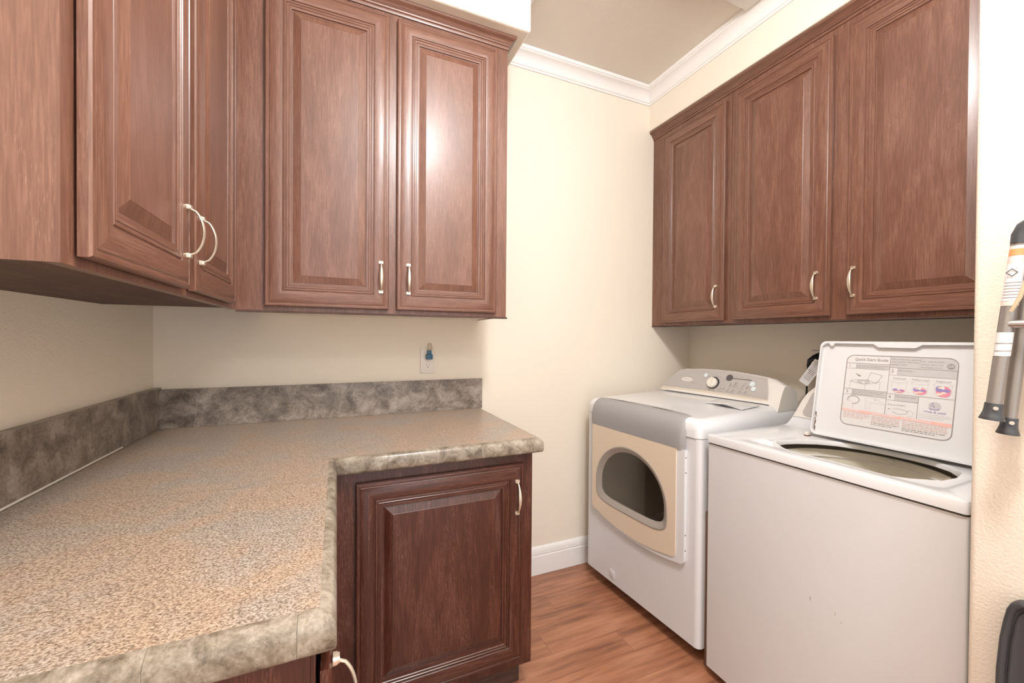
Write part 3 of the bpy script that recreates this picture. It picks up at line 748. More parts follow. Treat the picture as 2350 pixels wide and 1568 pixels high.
def csurf(u, z, off=.0030):
    t = min(1, max(0, (z-.9755)/(arc(u)-.976))); return Vector((u, .530+.45*(z-.975)-.010*math.sin(math.pi*t)*0.9-off, z))
tn = Vector((0, .41, .912)); nn_ = Vector((0, -.912, .41))
def disc(bm, u, z, r, off, h, n=20, mi=0, sq=1.0):
    c0 = csurf(u, z, off)
    lo_ = [c0+Vector((1, 0, 0))*r*math.cos(a)*sq+tn*r*math.sin(a) for a in (2*math.pi*k/n for k in range(n))]
    hi_ = [p+nn_*h for p in lo_]
    vl, fs = loops_bridge(bm, [lo_, hi_]); 
    for f, _ in fs: f.material_index = mi
    f = bm.faces.new(vl[1]); f.material_index = mi; return f
bm = bmesh.new(); disc(bm, .3485, 1.0425, .0325, .002, .004); finish(bm, 'knob_ring', DARK, con, smooth=40)
bm = bmesh.new(); c0 = csurf(.3470, 1.0425, .006)
loops_bridge(bm, [[c0+Vector((1, 0, 0))*r*math.cos(a)+tn*r*math.sin(a)+nn_*h for a in (2*math.pi*k/28 for k in range(28))] for r, h in ((.0275, 0), (.0270, .012), (.0245, .0145), (.001, .0150))])
for s in (-1,):
    a_ = [c0+nn_*.0145+Vector((1, 0, 0))*x+tn*y for x, y in ((-.006, -.026), (.002, -.027), (.006, 0), (.003, .026), (-.004, .027), (-.002, 0))]
    b_ = [p+nn_*.006 for p in a_]; vv, _ = loops_bridge(bm, [a_, b_]); bm.faces.new(vv[1])
finish(bm, 'cycle_knob', KNOBM, con, smooth=35)
for u, z, r in ((.2925, 1.0765, .0105), (.5515, 1.0555, .0125), (.5630, 1.0340, .0110)):
    bm = bmesh.new(); disc(bm, u, z, r, .002, .004); disc(bm, u, z, r*.5, .002, .0048); finish(bm, 'start_button', GLOWB, con, smooth=40)
bm = bmesh.new(); disc(bm, .4270, 1.0745, .0175, .002, .0022); 
def cbar(bm, u0, z0, u1, z1, w=.0016, off=.0042, mi=0):
    p, q = csurf(u0, z0, off), csurf(u1, z1, off); d = (q-p).normalized(); m_ = nn_.cross(d).normalized()*w/2
    bm.faces.new([bm.verts.new(x) for x in (p-m_, q-m_, q+m_, p+m_)]).material_index = mi
cbar(bm, .44, 1.0740, .540, 1.0738, .0028)
for a in ((.4441, 1.0519, .4399, 1.0312), (.4695, 1.058, .4647, 1.0321), (.5317, 1.0447, .5293, 1.0304)): cbar(bm, *a, .0020)
finish(bm, 'display', PRINTD, con)
for u, z in ((.5129, 1.0587), (.5048, 1.0418), (.4978, 1.0214), (.524, 1.021), (.3912, 1.0215), (.409, 1.0234), (.4344, 1.0196), (.4602, 1.0189)):
    bm = bmesh.new(); disc(bm, u, z, .0062, .0025, .0030); finish(bm, 'push_button', GREYP, con, smooth=40)
bm = bmesh.new()   # oval badge and lettering
c0 = csurf(.187, 1.0455, .0032)
plate(bm, [c0+Vector((1, 0, 0))*.037*math.cos(a)+tn*.0115*math.sin(a) for a in (2*math.pi*k/28 for k in range(28))], [], nn_*.0012, mi=0)
finish(bm, 'oval_badge', OFFWHITE, con)
bm = bmesh.new()
def cf(u0, z0, off=.0050):
    return lambda x, y: csurf(u0, z0, off)+Vector((1, 0, 0))*x+tn*y
text_into(bm, 'Whirlpool', .0135, cf(.187, 1.0425, .0050), align='CENTER', shear=.3)
text_into(bm, 'Cabrio', .0095, cf(.233, 1.0295, .0042), align='CENTER', shear=.3)
for i, (u, z, wd) in enumerate(((.313, 1.0065, .01), (.335, 1.0060, .014), (.358, 1.0070, .014), (.322, 1.0725, .03), (.365, 1.0760, .035), (.402, 1.0645, .018), (.402, 1.056, .014), (.398, 1.0065, .022), (.4344, 1.0085, .016), (.4602, 1.008, .014), (.500, 1.0095, .02), (.527, 1.0090, .022), (.5129, 1.047, .018), (.5048, 1.0310, .018), (.452, 1.046, .01), (.452, 1.040, .01), (.452, 1.034, .01), (.478, 1.054, .01), (.478, 1.047, .01), (.478, 1.040, .01), (.478, 1.033, .01), (.540, 1.0425, .008), (.540, 1.036, .008), (.46, 1.0815, .012), (.49, 1.0815, .014), (.52, 1.0815, .012))):
    cbar(bm, u-wd/2, z, u+wd/2, z, .0013, .0036)
finish(bm, 'printed_markings', PRINTG, con)['kind'] = 'stuff'
# feet
for x in (.12, DW-.12):
    for y_ in (.16, DD-.08):
        bm = bmesh.new(); tube(bm, [(x, y_, .0006), (x, y_, .062)], [.022, .016], 10); finish(bm, 'foot', BLACK, dr, smooth=40)

# ------------------------------------------------------------------ washer (local: x across towards camera = -Y, y depth = +X)
wa = empty('washer', (1.281, 1.0985, 0), math.radians(-90), 'white top-loading washing machine with its lid standing open', 'washer')
WW, WD, WZ = 0.6870, 0.665, 0.913
SEAM = .884
bm = bmesh.new(); Pw = plan(0.001, WW-.001, .006, WD, .007, 3)
vl, _ = loops_bridge(bm, [[(x, y, .036) for x, y in Pw], [(x, y, SEAM-.006) for x, y in Pw]]); bm.faces.new(vl[0][::-1])
finish(bm, 'body', WHITE_MATT, wa, smooth=40)
bm = bmesh.new(); Pq = plan(.004, WW-.004, .011, WD, .006, 3); loops_bridge(bm, [[(x, y, SEAM-.010) for x, y in Pq], [(x, y, SEAM+.003) for x, y in Pq]]); finish(bm, 'seam_shade_strip', SEAMM, wa)  # dark strip whose colour stands for the shade under the deck
# deck with tub opening; opening outline in washer local coordinates (x = 1.0985-Y, y = X-1.281)
def wl(X, Y): return (1.0985-Y, X-1.281)
OPN = [wl(*p) for p in ((1.455, .950), (1.425, .928), (1.388, .882), (1.3745, .855), (1.3735, .78), (1.3735, .70), (1.370, .63), (1.3715, .585), (1.395, .556), (1.452, .513), (1.520, .509), (1.587, .5215), (1.640, .560), (1.668, .605), (1.680, .66), (1.682, .73), (1.674, .80), (1.652, .86), (1.610, .905), (1.545, .938), (1.50, .949))]
bm = bmesh.new()
Pd = plan(0, WW, 0, WD-.02, .008, 3)
ring_defs = [(0, SEAM), (0, WZ-.005), (.0015, WZ-.0015), (.005, WZ)]
rings = []
for ins, z in ring_defs:
    Pn = plan(ins, WW-ins, ins, WD-.02, .008, 3); rings.append([(x, y, z) for x, y in Pn])
vl, _ = loops_bridge(bm, rings)
# recessed lid well: outer deck polygon -> well polygon (hole) -> slope down -> well floor with opening
well = [(x, y) for x, y in rrect(.118, WW-.063, .055, .435, .03, 4)]
outer = [(x, y, WZ) for x, y in plan(.005, WW-.005, .005, WD-.02, .008, 3)]
plate(bm, outer, [[(x, y, WZ) for x, y in well]], (0, 0, 0))
well2 = [(x, y) for x, y in rrect(.128, WW-.073, .066, .425, .026, 4)]
WF = .905
loops_bridge(bm, [[(x, y, WZ) for x, y in well], [(x, y, WF+.001) for x, y in rrect(.126, WW-.071, .063, .427, .027, 4)], [(x, y, WF) for x, y in well2]])
plate(bm, [(x, y, WF) for x, y in well2], [[(x, y, WF) for x, y in OPN]], (0, 0, 0))
cx_, cy_ = wl(1.52, .73)
loops_bridge(bm, [[(x, y, WF) for x, y in OPN], [(cx_+(x-cx_)*.985, cy_+(y-cy_)*.985, WF-.004) for x, y in OPN], [(cx_+(x-cx_)*.985, cy_+(y-cy_)*.985, WF-.016) for x, y in OPN]])
bmesh.ops.remove_doubles(bm, verts=bm.verts[:], dist=1e-5)
finish(bm, 'top_deck', WHITE, wa, smooth=40)
# riser between deck and console
bm = bmesh.new()
rp = [(.42, WZ-.001), (.455, WZ+.0005), (.475, WZ+.006), (.492, WZ+.019), (.507, .944), (.52, .948), (.645, .948), (.645, WZ-.001)]
loops_bridge(bm, [[(x, y, z) for y, z in rp] for x in (.0005, WW-.0005)]); bmesh.ops.holes_fill(bm, edges=bm.edges[:]); finish(bm, 'rear_riser', WHITE, wa, smooth=50)
# bleach dispenser lip: a little raised tab at the left of the opening
bm = bmesh.new(); hx, hy = wl(1.405, .955)
loops_bridge(bm, [[(hx+.026*math.cos(a)*k, hy+.013*math.sin(a)*k, z) for a in (2*math.pi*i/18 for i in range(18))] for k, z in ((1.1, WF), (1.0, WF+.009), (.85, WF+.009), (.8, WF-.0))]); finish(bm, 'bleach_dispenser', WHITE, wa, smooth=50)
# tub and basket
tb = [(.230, .900), (.230, .866), (.224, .860), (.222, .868), (.216, .868), (.213, .856), (.210, .80), (.207, .72), (.200, .60), (.05, .58)]
TC = wl(1.517, .735)
def lathe(bm, prof, c, n=56, mi=0):
    return loops_bridge(bm, [[(c[0]+r*math.cos(2*math.pi*k/n), c[1]+r*math.sin(2*math.pi*k/n), z) for k in range(n)] for r, z in prof], mi)
bm = bmesh.new(); lathe(bm, tb[3:], TC); bm.faces.new([bm.verts.new((TC[0]+.05*math.cos(2*math.pi*k/56), TC[1]+.05*math.sin(2*math.pi*k/56), .58)) for k in range(56)])
tbo = finish(bm, 'basket', TUB, wa, smooth=50)
bm = bmesh.new(); lathe(bm, tb[:4], TC); finish(bm, 'tub_collar', GRIME, tbo, smooth=50)
bm = bmesh.new(); lathe(bm, [(.2125, .846), (.2085, .8445), (.2085, .842), (.211, .840)], TC); finish(bm, 'basket_band', OFFWHITE, tbo, smooth=50)
bm = bmesh.new(); lathe(bm, [(.10, .582), (.085, .60), (.05, .64), (.042, .74), (.03, .76), (.001, .765)], TC, 28); finish(bm, 'agitator', OFFWHITE, wa, smooth=50)
bm = bmesh.new(); tx, ty = TC; box(bm, tx-.010, tx+.008, ty+.200, ty+.209, .860, .867, bev=.002); finish(bm, 'basket_tab', OFFWHITE, tbo, smooth=40)
# lid: leans back from the hinge line.  lid frame: a across (x), h up the lid
LT = .18; LN = math.sqrt(1+LT*LT)
LH0 = Vector((0, 1.647-1.281, .917)); hv = Vector((0, LT, 1)).normalized(); nv = Vector((0, -1, LT)).normalized()   # nv faces the front
def lp(a, h, o_=0.0):
    p = LH0+Vector((a, 0, 0))+hv*h+nv*o_; return (p.x, p.y, p.z)
LA0, LA1, LHT = 1.0985-.950, 1.0985-.486, .356
shell = rrect(LA0, LA1, 0, LHT, .020, 5)
bm = bmesh.new()
nb = 3
# outer shell: back face, sides, and a face recessed below the rim
def sh(pts, o_): return [lp(a, h, o_) for a, h in pts]
def scaled(d, r): return rrect(LA0+d, LA1-d, d*.6, LHT-d, r, 5)
vl, _ = loops_bridge(bm, [sh(scaled(.004, .018), -.022), sh(scaled(.001, .019), -.019), sh(shell, -.014), sh(shell, -.002), sh(scaled(.0015, .019), .0005), sh(scaled(.0045, .018), .0008)])
bm.faces.new(vl[0][::-1])
lid = finish(bm, 'lid', WHITE, wa, smooth=50)
bm = bmesh.new()
inner = [(LA0+.0045, 0.012)] 
nl, nr = LA0+.175, LA0+.285
topz = LHT-.0045
inner_pts = [(LA1-.0045, .006), (LA1-.0045, topz-.012), (LA1-.010, topz-.004), (nr+.010, topz-.006), (nr-.006, topz-.017), (nl+.008, topz-.017), (nl-.008, topz-.005), (LA0+.050, topz-.004), (LA0+.044, topz-.012), (LA0+.036, topz-.012), (LA0+.030, topz-.004), (LA0+.018, topz-.006), (LA0+.0085, topz-.016), (LA0+.0060, topz-.03), (LA0+.0060, .02), (LA0+.014, .006)]
plate(bm, sh(inner_pts, -.0125), [], (0, 0, 0))
finish(bm, 'lid_liner', WHITE, lid)
bm = bmesh.new()   # rim walls from liner up to the rim, and the rim flat
outer_r = scaled(.0045, .018)
a_ = sh(inner_pts, .0008); b_ = sh(inner_pts, -.0125); loops_bridge(bm, [a_, b_])
plate(bm, sh(outer_r, .0008), [sh(inner_pts, .0008)], (0, 0, 0))
finish(bm, 'lid_rim', WHITE, lid, smooth=20)
bm = bmesh.new(); ca, ch = LA0+.040, LHT-.014
plate(bm, sh([(ca+.007*math.cos(t), ch+.006*math.sin(t)) for t in (2*math.pi*k/14 for k in range(14))], -.004), [], nv*.003); plate(bm, sh([(ca+.0018*math.cos(t), ch+.0018*math.sin(t)) for t in (2*math.pi*k/8 for k in range(8))], -.0005), [], nv*.0005, mi=1)
finish(bm, 'bumper', [OFFWHITE, RUST], lid)
# chipped, rusty patch along the lower left edge of the lid and on the hinge
bm = bmesh.new()
random.seed(3)
for i in range(16):
    h = .012+.085*random.random()**1.2; a = LA0+.0065+random.random()*.0035; r = .0012+.0022*random.random()
    bm.faces.new([bm.verts.new(lp(a+r*math.cos(t)*.8, h+r*1.7*math.sin(t), -.0119+.0002*i/16)) for t in (2*math.pi*k/7 for k in range(7))])
finish(bm, 'rust_spots', RUST, lid)
for a0 in (LA0-.012, LA1-.002):
    bm = bmesh.new(); q = LH0+Vector((a0, .003, -.004))
    box(bm, q.x, q.x+.012, q.y-.012, q.y+.006, q.z-.008, q.z+.008, bev=.002); hg = finish(bm, 'hinge', OFFWHITE, wa, smooth=40)
    bm = bmesh.new(); box(bm, q.x-.001, q.x+.013, q.y-.014, q.y+.007, q.z-.0082, q.z-.0035, bev=.001); finish(bm, 'rust_stain', RUST, hg)
# instruction label printed on the lid liner
SA0, SA1 = 1.0985-.861, 1.0985-.573
SH0, SH1 = .0575, .3070
SW, SHh = SA1-SA0, SH1-SH0
LO = -.0122
def L2(x, y, o_=LO+.0004): return lp(SA0+x*SW, SH0+(1-y)*SHh, o_)      # x,y 0..1 from the upper left
bm = bmesh.new()
bm.faces.new([bm.verts.new(lp(SA0+a, SH0+h, LO)) for a, h in rrect(0, SW, 0, SHh, .022, 5)])
lb = finish(bm, 'instruction_label', LABELW, lid)
bm = bmesh.new()   # all the print: 0 grey lines, 1 dark, 2 pink band, 3 red-grey, 4 violet, 5 rose, 6 peach, 7 pale grey
PM = [PRINTG, PRINTD, PRINTR, PRINTT, PRINTB, PRINTP, PRINTC, PRINTL, LABELW]
AR = SHh/SW
def pline(x0, y0, x1, y1, w=.0011, mi=0, o_=LO+.0006):
    dx, dy = (x1-x0), (y1-y0)*AR; Ln = math.hypot(dx, dy) or 1
    nx, ny = -dy/Ln*w/SW/2, dx/Ln*w/SW/2/AR
    bm.faces.new([bm.verts.new(L2(*p, o_)) for p in ((x0-nx, y0-ny), (x1-nx, y1-ny), (x1+nx, y1+ny), (x0+nx, y0+ny))]).material_index = mi
def ppoly(pts, mi, o_=LO+.0004):
    bm.faces.new([bm.verts.new(L2(x, y, o_)) for x, y in pts]).material_index = mi
def ppath(pts, w=.0009, mi=0, close=False):
    q = pts+[pts[0]] if close else pts
    for a, b in zip(q[:-1], q[1:]): pline(*a, *b, w=w, mi=mi)
def pell(cx, cy, rx, ry, w=.0008, mi=0, a0=0, a1=360, n=22):
    ppath([(cx+rx*math.cos(math.radians(a0+(a1-a0)*i/n)), cy+ry*math.sin(math.radians(a0+(a1-a0)*i/n))) for i in range(n+1)], w, mi)
def fell(cx, cy, rx, ry, mi, o_=LO+.0005, n=20):
    ppoly([(cx+rx*math.cos(2*math.pi*k/n), cy+ry*math.sin(2*math.pi*k/n)) for k in range(n)], mi, o_)
def ptext(s, x, y, size, mi=0, align='LEFT', wt=0.0, ws=1.0):
    text_into(bm, s, size, lambda X, Y: L2(x+X/SW, y-Y/SHh, LO+.0009), mi, align, 0, wt, ws)
rr_o = [(a/SW, 1-h/SHh) for a, h in rrect(0, SW, 0, SHh, .022, 5)]
ppath(rr_o, .0026, 0, True)
VX, V2, Y1, Y2, Y3, Y4 = .435, .715, .115, .175, .500, .565
ppoly([(VX, .008), (.935, .008), (.972, .030), (.990, .070), (.992, .150), (VX, .150)], 7, LO+.0003)
ppoly([(.10, Y1+.01), (VX, Y1+.01), (VX, .185), (.10, .185)], 7, LO+.0003)
ppoly([(VX+.07, .155), (.995, .155), (.995, .245), (VX+.07, .245)], 7, LO+.0003)
ppoly([(.085, .490), (VX, .490), (VX, .567), (.085, .567)], 7, LO+.0003)
ppoly([(VX+.07, .505), (V2, .505), (V2, .585), (VX+.07, .585)], 7, LO+.0003)
pline(0, Y1, VX, Y1, .0014); pline(0, .190, VX, .190, .0008)
pline(VX, .152, 1, .152, .0014); pline(VX, .250, 1, .250, .0008)
pline(VX, 0, VX, .80, .0014); pline(0, .487, VX, .487, .0014); pline(0, .570, VX, .570, .0008)
pline(VX, .502, 1, .502, .0014); pline(VX, .588, V2, .588, .0008); pline(V2, .502, V2, .80, .0014)
ptext('Quick Start Guide', .085, .075, .0140, 0, wt=.00008, ws=.92)
ptext('GE recommends replacing', .452, .045, .0068, 0); ptext('your washer inlet hoses', .452, .080, .0072, 0); ptext('every 5 years.', .452, .115, .0072, 0)
ptext('U.S.A. 1.800.GE.CARES', .700, .060, .0058, 0); ptext('CANADA 1.800.561.3344', .700, .098, .0050, 0); ptext('www.geappliances.com', .700, .132, .0055, 0)
ptext('1', .025, .172, .0150, 0); ptext('2', .450, .215, .0165, 0); ptext('3', .025, .550, .0160, 0); ptext('4', .450, .565, .0165, 0)
ptext('Always measure and add suggested amount of', .105, .148, .0054, 0, ws=.91); ptext('detergent for the selected load size.', .105, .173, .0056, 0, ws=1.0)
ptext('Add clothes.', .515, .195, .0075, 0)
ptext('Choose fabric/wash settings based on the', .095, .514, .0054, 0, ws=.98); ptext('load size and soil level. See knob if using fabric', .095, .537, .0054, 0, ws=.86); ptext('softener and/or extra rinse.', .095, .560, .0054, 0, ws=1.0)
ptext('Pull knob to start.', .515, .540, .0072, 0); ptext('Pull to START', .455, .655, .0078, 0)
ptext('Small Load', .535, .300, .0076, 0, 'CENTER'); ptext('Medium Load', .715, .300, .0076, 0, 'CENTER'); ptext('Large Load', .900, .300, .0076, 0, 'CENTER')
# three tubs with laundry
for cx, lvl in ((.535, .425), (.715, .385), (.900, .340)):
    pell(cx, .330, .072, .020, .0007, 7); ppath([(cx-.072, .330), (cx-.060, .455), (cx-.03, .480), (cx+.03, .480), (cx+.060, .455), (cx+.072, .330)], .0009, 7)
    hgt = .476-lvl; k = hgt/.136; w_ = .046+.014*k
    fell(cx+.006, lvl+hgt*.55, w_, hgt*.50, 5, LO+.00045); fell(cx-.026, lvl+hgt*.34, .024+.008*k, hgt*.28, 4, LO+.0005); fell(cx+.026, lvl+hgt*.46, .022+.01*k, hgt*.16, 4, LO+.0005)
    fell(cx-.022, lvl+hgt*.80, .024, hgt*.10, 6, LO+.00055); fell(cx+.010, lvl+hgt*.66, .020, hgt*.09, 6, LO+.00055)
    if k > .6: fell(cx-.020, lvl+hgt*.20, .020, hgt*.09, 6, LO+.0006)
    ppoly([(cx-.010, lvl+hgt*.35), (cx-.008, .352), (cx+.010, .352), (cx+.013, lvl+hgt*.35)], 8, LO+.00065); ppath([(cx-.010, lvl+hgt*.3), (cx-.008, .352), (cx+.010, .352), (cx+.012, lvl+hgt*.3)], .0007, 7)
# step 1: machine with open lid and a pouring hand
ppath([(.06, .485), (.06, .375), (.12, .350), (.25, .345)], .0008, 0); ppath([(.06, .375), (.215, .415), (.36, .355), (.36, .470)], .0008, 0); ppath([(.215, .415), (.215, .480)], .0008, 0)
fell(.195, .372, .065, .026, 7, LO+.0005); pell(.195, .372, .065, .026, .0007, 0); fell(.195, .385, .018, .014, 8, LO+.0006)
ppath([(.235, .345), (.265, .235), (.375, .270), (.325, .385)], .0010, 0, True); ppoly([(.10, .255), (.165, .290), (.16, .305), (.14, .300)], 0)
# step 3: dial with a hand, and a machine
pell(.115, .640, .060, .055, .0022, 0); pell(.115, .640, .060, .055, .0008, 1, 200, 300)
fell(.065, .700, .045, .040, 8, LO+.0007); ppath([(.01, .745), (.025, .690), (.070, .655), (.105, .675), (.095, .700), (.12, .720), (.11, .760)], .0008, 3)
ppath([(.24, .780), (.235, .600), (.36, .590), (.375, .625), (.425, .650), (.43, .790)], .0008, 7); ppath([(.235, .630), (.30, .655), (.425, .665)], .0008, 7)
for x in (.255, .275, .295): pline(x, .66, x, .775, .0006, 7)
pell(.335, .610, .012, .011, .0007, 0)
# step 4: hand pulling
ppath([(.50, .700), (.56, .690), (.61, .700), (.635, .715), (.62, .745), (.56, .760), (.52, .745), (.50, .735)], .0009, 0); pell(.655, .735, .028, .040, .0008, 7); ppath([(.46, .705), (.475, .698), (.475, .712)], .0010, 0, True)
# drop emblem and lettering
fell(.850, .600, .052, .050, 7, LO+.0005); ppoly([(.800, .625), (.83, .640), (.87, .640), (.90, .620), (.88, .648), (.82, .650)], 4, LO+.0007); fell(.835, .575, .008, .010, 4, LO+.0007); fell(.845, .610, .008, .010, 4, LO+.0007); fell(.825, .600, .006, .008, 4, LO+.0007)
ptext('rinse & soak', .855, .690, .0105, 4, 'CENTER')
for j, (a, b) in enumerate(((.735, .975), (.735, .985), (.735, .93))): pline(a, .715+.022*j, b, .715+.022*j, .0010, 7)
# pink warning band
ppoly([(.004, .775), (.996, .795), (.996, .838), (.004, .808)], 2, LO+.0007)
def wtri(x, y):
    ppoly([(x, y), (x+.022, y), (x+.011, y-.022)], 8, LO+.0008)
wtri(.02, .801); wtri(.310, .808); wtri(.585, .818)
ptext('WARNING', .050, .802, .0080, 8, wt=.0002); ptext('AVERTISSEMENT', .338, .811, .0085, 8, wt=.0002); ptext('ADVERTENCIA', .615, .822, .0095, 8, wt=.0002)
random.seed(11)
for c0_, c1_, yy0, nln in ((.03, .30, .830, 4), (.315, .575, .840, 6), (.60, .965, .850, 6)):
    for j in range(nln):
        x = c0_; y_ = yy0+.0215*j; endx = c1_ if j < nln-1 else c0_+(c1_-c0_)*.75
        while x < endx-.01:
            wd = min(endx-x, .012+random.random()*.035); pline(x, y_, x+wd, y_, .0021, 3 if j < 4 else 0); x += wd+.008
# round monogram emblem
fell(.945, .100, .032, .036, 0, LO+.0008); pell(.945, .100, .027, .030, .0009, 7); ptext('GE', .945, .113, .0125, 7, 'CENTER', wt=.0002)
finish(bm, 'label_print', PM, lid)
# washer console behind the lid
bm = bmesh.new(); rings = []
def wcons(x):  # height by x: rounded shoulders
    t = min(x-.0, WW-x)/.085; t = max(0, min(1, t)); return .946+.134*(1-(1-t)**2.6)
for i in range(29):
    x = .002+(WW-.004)*(.5-.5*math.cos(math.pi*i/28)); zt = wcons(x); rings.append([(x, .505, .946), (x, .508+.30*(zt-.946)*.5, .946+(zt-.946)*.5), (x, .512+.30*(zt-.946), zt-.004), (x, .522+.30*(zt-.946), zt), (x, .60, zt-.004), (x, .640, .946)])
vl, _ = loops_bridge(bm, rings); bm.faces.new(vl[0][::-1]); bm.faces.new(vl[-1])
wc = finish(bm, 'console', OFFWHITE, wa, smooth=50)
def wf(x, z, o_=.0015): return (x, .5055+.30*(z-.946)-o_, z)
bm = bmesh.new(); gp = []
gp = [(.045, .958), (.060, .953), (WW-.060, .953), (WW-.045, .958), (WW-.038, .970), (WW-.060, 1.045), (WW-.078, 1.068), (WW-.10, 1.0725), (.10, 1.0725), (.078, 1.068), (.060, 1.045), (.038, .970)]
plate(bm, [wf(x, z, .0005) for x, z in gp], [], (0, -.002, 0)); finish(bm, 'control_face', GREYP, wc)
bm = bmesh.new()
plate(bm, [wf(.098+.017*math.cos(a), 1.054+.011*math.sin(a), .0025) for a in (2*math.pi*k/20 for k in range(20))], [], (0, -.001, 0), mi=0)
text_into(bm, 'GE', .015, lambda X, Y: wf(.098+X, 1.0490+Y, .0042), 1, 'CENTER', 0, .0004)
finish(bm, 'round_emblem', [PRINTD, PRINTL], wc)
for x in (.06, WW-.06):
    for y_ in (.06, WD-.06):
        bm = bmesh.new(); tube(bm, [(x, y_, .0006), (x, y_, .036)], [.020, .015], 10); finish(bm, 'foot', BLACK, wa, smooth=40)
# scuffs on the front
for (x, z, h_, w_) in ((.365, .505, .012, .0015), (.43, .500, .010, .001), (.445, .485, .004, .001)):
    bm = bmesh.new(); box(bm, x-w_/2, x+w_/2, .0055, .0061, z-h_/2, z+h_/2); finish(bm, 'scuff_mark', PRINTG, wa)
# narrow brown strip, set between the machines along the dryer side
bd = boxobj('brown_strip', BROWNB, None, (1.318, 1.90, 1.1195, 1.1305, 0.0005, .600), bev=.001)
tag(bd, 'narrow brown strip in the gap between dryer and washer', 'board')

# ------------------------------------------------------------------ plug, cord and tag behind the washer
bx = empty('supply_box', (XR, 1.12, 1.17), 0, 'recessed laundry supply box on the wall behind the open washer lid', 'wall box')
bm = bmesh.new(); box(bm, -.004, -.0003, -.07, .070, -.06, .053, bev=.001); finish(bm, 'cover', PLATE, bx)
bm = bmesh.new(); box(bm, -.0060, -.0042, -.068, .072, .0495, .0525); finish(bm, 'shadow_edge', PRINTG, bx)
cd = empty('power_cord', (1.99, 1.15, 1.18), 0, 'black power plug and cord behind the open washer lid', 'cord')
bm = bmesh.new(); tube(bm, [(.085, -.02, .02), (.04, -.025, .022), (.0, -.022, .012), (-.015, -.008, -.004), (-.012, .0, -.03)], [.014, .015, .013, .010, .007], 10); finish(bm, 'plug_head', BLACK, cd, smooth=50)
bm = bmesh.new(); tube(bm, [(-.012, .0, -.028), (-.010, .004, -.08), (-.010, .006, -.16), (-.003, .006, -.24), (.03, .0, -.36)], .0042, 8); finish(bm, 'cable', BLACK, cd, smooth=50)
tg = empty('warning_tag', (1.962, 1.118, 1.138), 0, 'white paper warning tag with brown print hanging on the black cord', 'tag')
bm = bmesh.new()
Tq = Matrix.Rotation(math.radians(33), 3, 'X')
def tp(y, z, o_=0.0): v = Tq @ Vector((0, y, z)); return (v.x-o_, v.y, v.z)
plate(bm, [tp(y, z) for y, z in rrect(-.022, .022, -.080, .045, .004, 2)], [], (.0008, 0, 0)); finish(bm, 'paper', LABELW, tg)
bm = bmesh.new(); random.seed(5)
for j in range(13):
    z = .034-j*.0075; c_ = random.random()*.006
    bm.faces.new([bm.verts.new(tp(y, zz, .0004)) for y, zz in ((-.017, z), (.017-c_, z), (.017-c_, z+.0028), (-.017, z+.0028))]).material_index = 1 if 6 <= j <= 8 else 0
finish(bm, 'tag_print', [PRINTG, RUST], tg)

# ------------------------------------------------------------------ folded step ladder hanging on the near wall
ld = empty('step_ladder', (1.15, .2, 1.10), 0, 'folded bronze-grey step stool hung on the right-hand wall, rubber feet down', 'step stool')
def loft_leg(name, top, bot, r, m, parent):
    bm = bmesh.new(); t_, b_ = Vector(top), Vector(bot); tube(bm, [b_, (t_+b_)/2, t_], r, 16, ref=Vector((0, 1, 0)))
    return finish(bm, name, m, parent, smooth=50)
def rel(X, Y, Z_): return (X-1.15, Y-.2, Z_-1.10)
for (X0, Y0, Z0), (X1, Y1_, Z1), rad in (((1.132, .332, 1.150), (1.150, .308, 1.470), .0105), ((1.168, .3225, 1.122), (1.176, .300, 1.455), .0095), ((1.132, .012, 1.150), (1.150, .034, 1.470), .0105), ((1.168, .020, 1.122), (1.176, .040, 1.455), .0095)):
    lg = loft_leg('leg', rel(X1, Y1_, Z1), rel(X0, Y0, Z0), rad, TUBE, ld)
    bm = bmesh.new(); d = (Vector((X0, Y0, Z0))-Vector((X1, Y1_, Z1))).normalized(); q = Vector(rel(X0, Y0, Z0))
    rr_ = rad
    tube(bm, [q-d*.004, q+d*.006, q+d*.013, q+d*.020, q+d*.026, q+d*.0275], [rr_*1.16, rr_*1.18, rr_*1.24, rr_*1.42, rr_*1.62, rr_*1.58], 18, ref=Vector((0, 1, 0)))
    finish(bm, 'rubber_foot', RUBBER, lg, smooth=40)
    bm = bmesh.new(); c_ = q+d*.004+Vector((-rr_*1.15, -.006, 0)); tube(bm, [c_, c_+Vector((-.0025, -.001, 0))], .0036, 10, ref=Vector((0, 0, 1))); finish(bm, 'rivet', SILVER, lg, smooth=40)
bm = bmesh.new(); tube(bm, [rel(1.138, .318, 1.302), rel(1.138, .17, 1.302), rel(1.138, .028, 1.302)], .0075, 12); finish(bm, 'rung', SILVER, ld, smooth=50)
bm = bmesh.new()
pts = [rel(1.152, .3080, 1.450), rel(1.153, .3075, 1.466), rel(1.154, .303, 1.478), rel(1.155, .292, 1.4865), rel(1.155, .27, 1.490), rel(1.155, .17, 1.492), rel(1.155, .07, 1.490), rel(1.155, .048, 1.4865), rel(1.154, .037, 1.478), rel(1.152, .033, 1.455)]
tube(bm, pts, [(.013, .0155)]*2+[(.0135, .016)]*6+[(.013, .0155)]*2, 16, ref=Vector((1, 0, 0))); finish(bm, 'top_rail', RUBBER, ld, smooth=50)
bm = bmesh.new(); box(bm, *(1.158-1.15, 1.165-1.15, -.165, .085, .17, .33), bev=.004); finish(bm, 'step', RUBBER, ld, smooth=40)
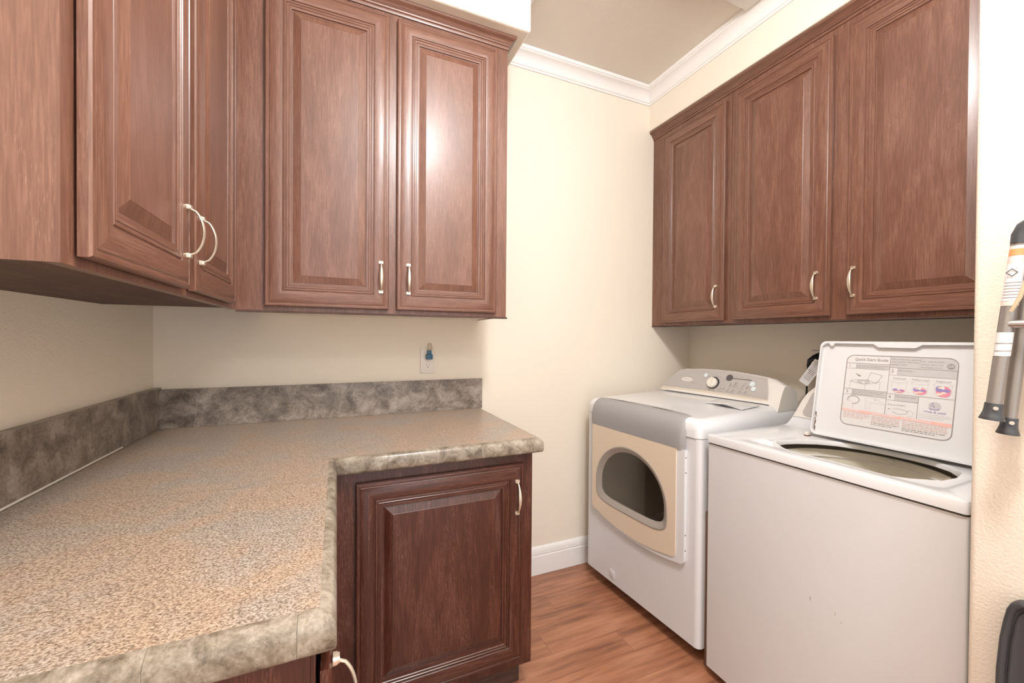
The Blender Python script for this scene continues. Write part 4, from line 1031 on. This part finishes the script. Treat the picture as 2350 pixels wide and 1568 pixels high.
# labels wrapped on the front leg
def wrap(name, z0, z1, m, parent, a0=200, a1=340, extra=0.0004, y_off=0.0):
    top = Vector((1.150, .308, 1.470)); bot = Vector((1.132, .332, 1.150)); bm = bmesh.new(); rings = []
    for z in (z0, z1):
        t = (z-bot.z)/(top.z-bot.z); c_ = bot.lerp(top, t)-Vector((1.15, .2, 1.10)); n = 12
        rings.append([(c_.x+(.0105+extra)*math.cos(math.radians(a0+(a1-a0)*k/n)), c_.y+(.0105+extra)*math.sin(math.radians(a0+(a1-a0)*k/n)), c_.z) for k in range(n+1)])
    loops_bridge(bm, rings, close=False); return finish(bm, name, m, parent, smooth=60)
leg0 = [o for o in ld.children if o.name.startswith('leg')][0]
wrap('upper_label', 1.336, 1.446, PINKL, leg0, 120, 300)
wrap('label_panel', 1.345, 1.413, LABELW, leg0, 122, 280, .0007)
wrap('orange_patch', 1.428, 1.440, ORANGE, leg0, 130, 265, .0007)
bm = bmesh.new(); c_ = Vector((1.1438, .3163, 1.3965))-Vector((1.15, .2, 1.10)); dn = Vector((-.96, -.28, 0)).normalized(); dt = Vector((.28, -.96, 0)).normalized()
for r_ in (.0078,):
    q4 = [c_+dn*.0113+dt*r_*a+Vector((0, 0, 1))*r_*b for a, b in ((1, 0), (0, 1), (-1, 0), (0, -1))]
    q5 = [c_+dn*.0113+dt*r_*.72*a+Vector((0, 0, 1))*r_*.72*b for a, b in ((1, 0), (0, 1), (-1, 0), (0, -1))]
    for k in range(4): bm.faces.new([bm.verts.new(v) for v in (q4[k], q4[(k+1) % 4], q5[(k+1) % 4], q5[k])])
finish(bm, 'diamond_symbol', PRINTD, leg0)
for k in range(6): wrap('print_line', 1.350+.0055*k, 1.3516+.0055*k, PRINTG, leg0, 140, 250, .0009)
wrap('lower_label', 1.243, 1.287, LABELW, leg0, 120, 300)
wrap('print_line', 1.266, 1.2675, PRINTG, leg0, 135, 290, .0009); wrap('print_line', 1.252, 1.2535, PRINTG, leg0, 135, 290, .0009)
bm = bmesh.new(); tube(bm, [rel(1.125, .311, 1.325), rel(1.122, .300, 1.350), rel(1.122, .292, 1.385), rel(1.125, .27, 1.42)], [.003, .0035, .003, .003], 8); finish(bm, 'strap', CORDM, ld, smooth=50)

# ------------------------------------------------------------------ charcoal plastic panel leaning at the lower right
pn = empty('plastic_panel', (1.15, .15, 0), 0, 'charcoal plastic panel with rounded corner and raised rim, lower right corner', 'panel')
bm = bmesh.new()
def pp(y, z, o_): return (.030-(.78-z)*.04-o_, y-.15, z)
def pout(d): # outline, inset by d; tapers slightly wider towards the middle
    L_ = [(.3030-d, .7830-d), (.3120-d, .7800-d*.9), (.3190-d, .7730-d*.8), (.3240-d, .7600-d*.5), (.3280-d, .735), (.3320-d, .70), (.3350-d, .64), (.3350-d, .55), (.3330-d, .02+d)]
    R_ = [(.30-p[0], p[1]) for p in L_[::-1]]
    return L_+R_
loops = [[pp(y, z, o_) for y, z in pout(d)] for d, o_ in ((0, -.012), (0, .004), (.002, .0075), (.006, .008), (.0085, .006), (.0105, .0), (.013, -.001), (.0150, .0030), (.0175, .0032), (.020, .0005))]
vl, _ = loops_bridge(bm, loops); bm.faces.new(vl[-1]); bm.faces.new(vl[0][::-1])
finish(bm, 'moulded_shell', RUBBER2, pn, smooth=50)
for y_ in (-.12, .15):
    bm = bmesh.new(); box(bm, -.025, .022, y_-.012, y_+.012, .0005, .03, bev=.003); finish(bm, 'foot', RUBBER, pn, smooth=40)
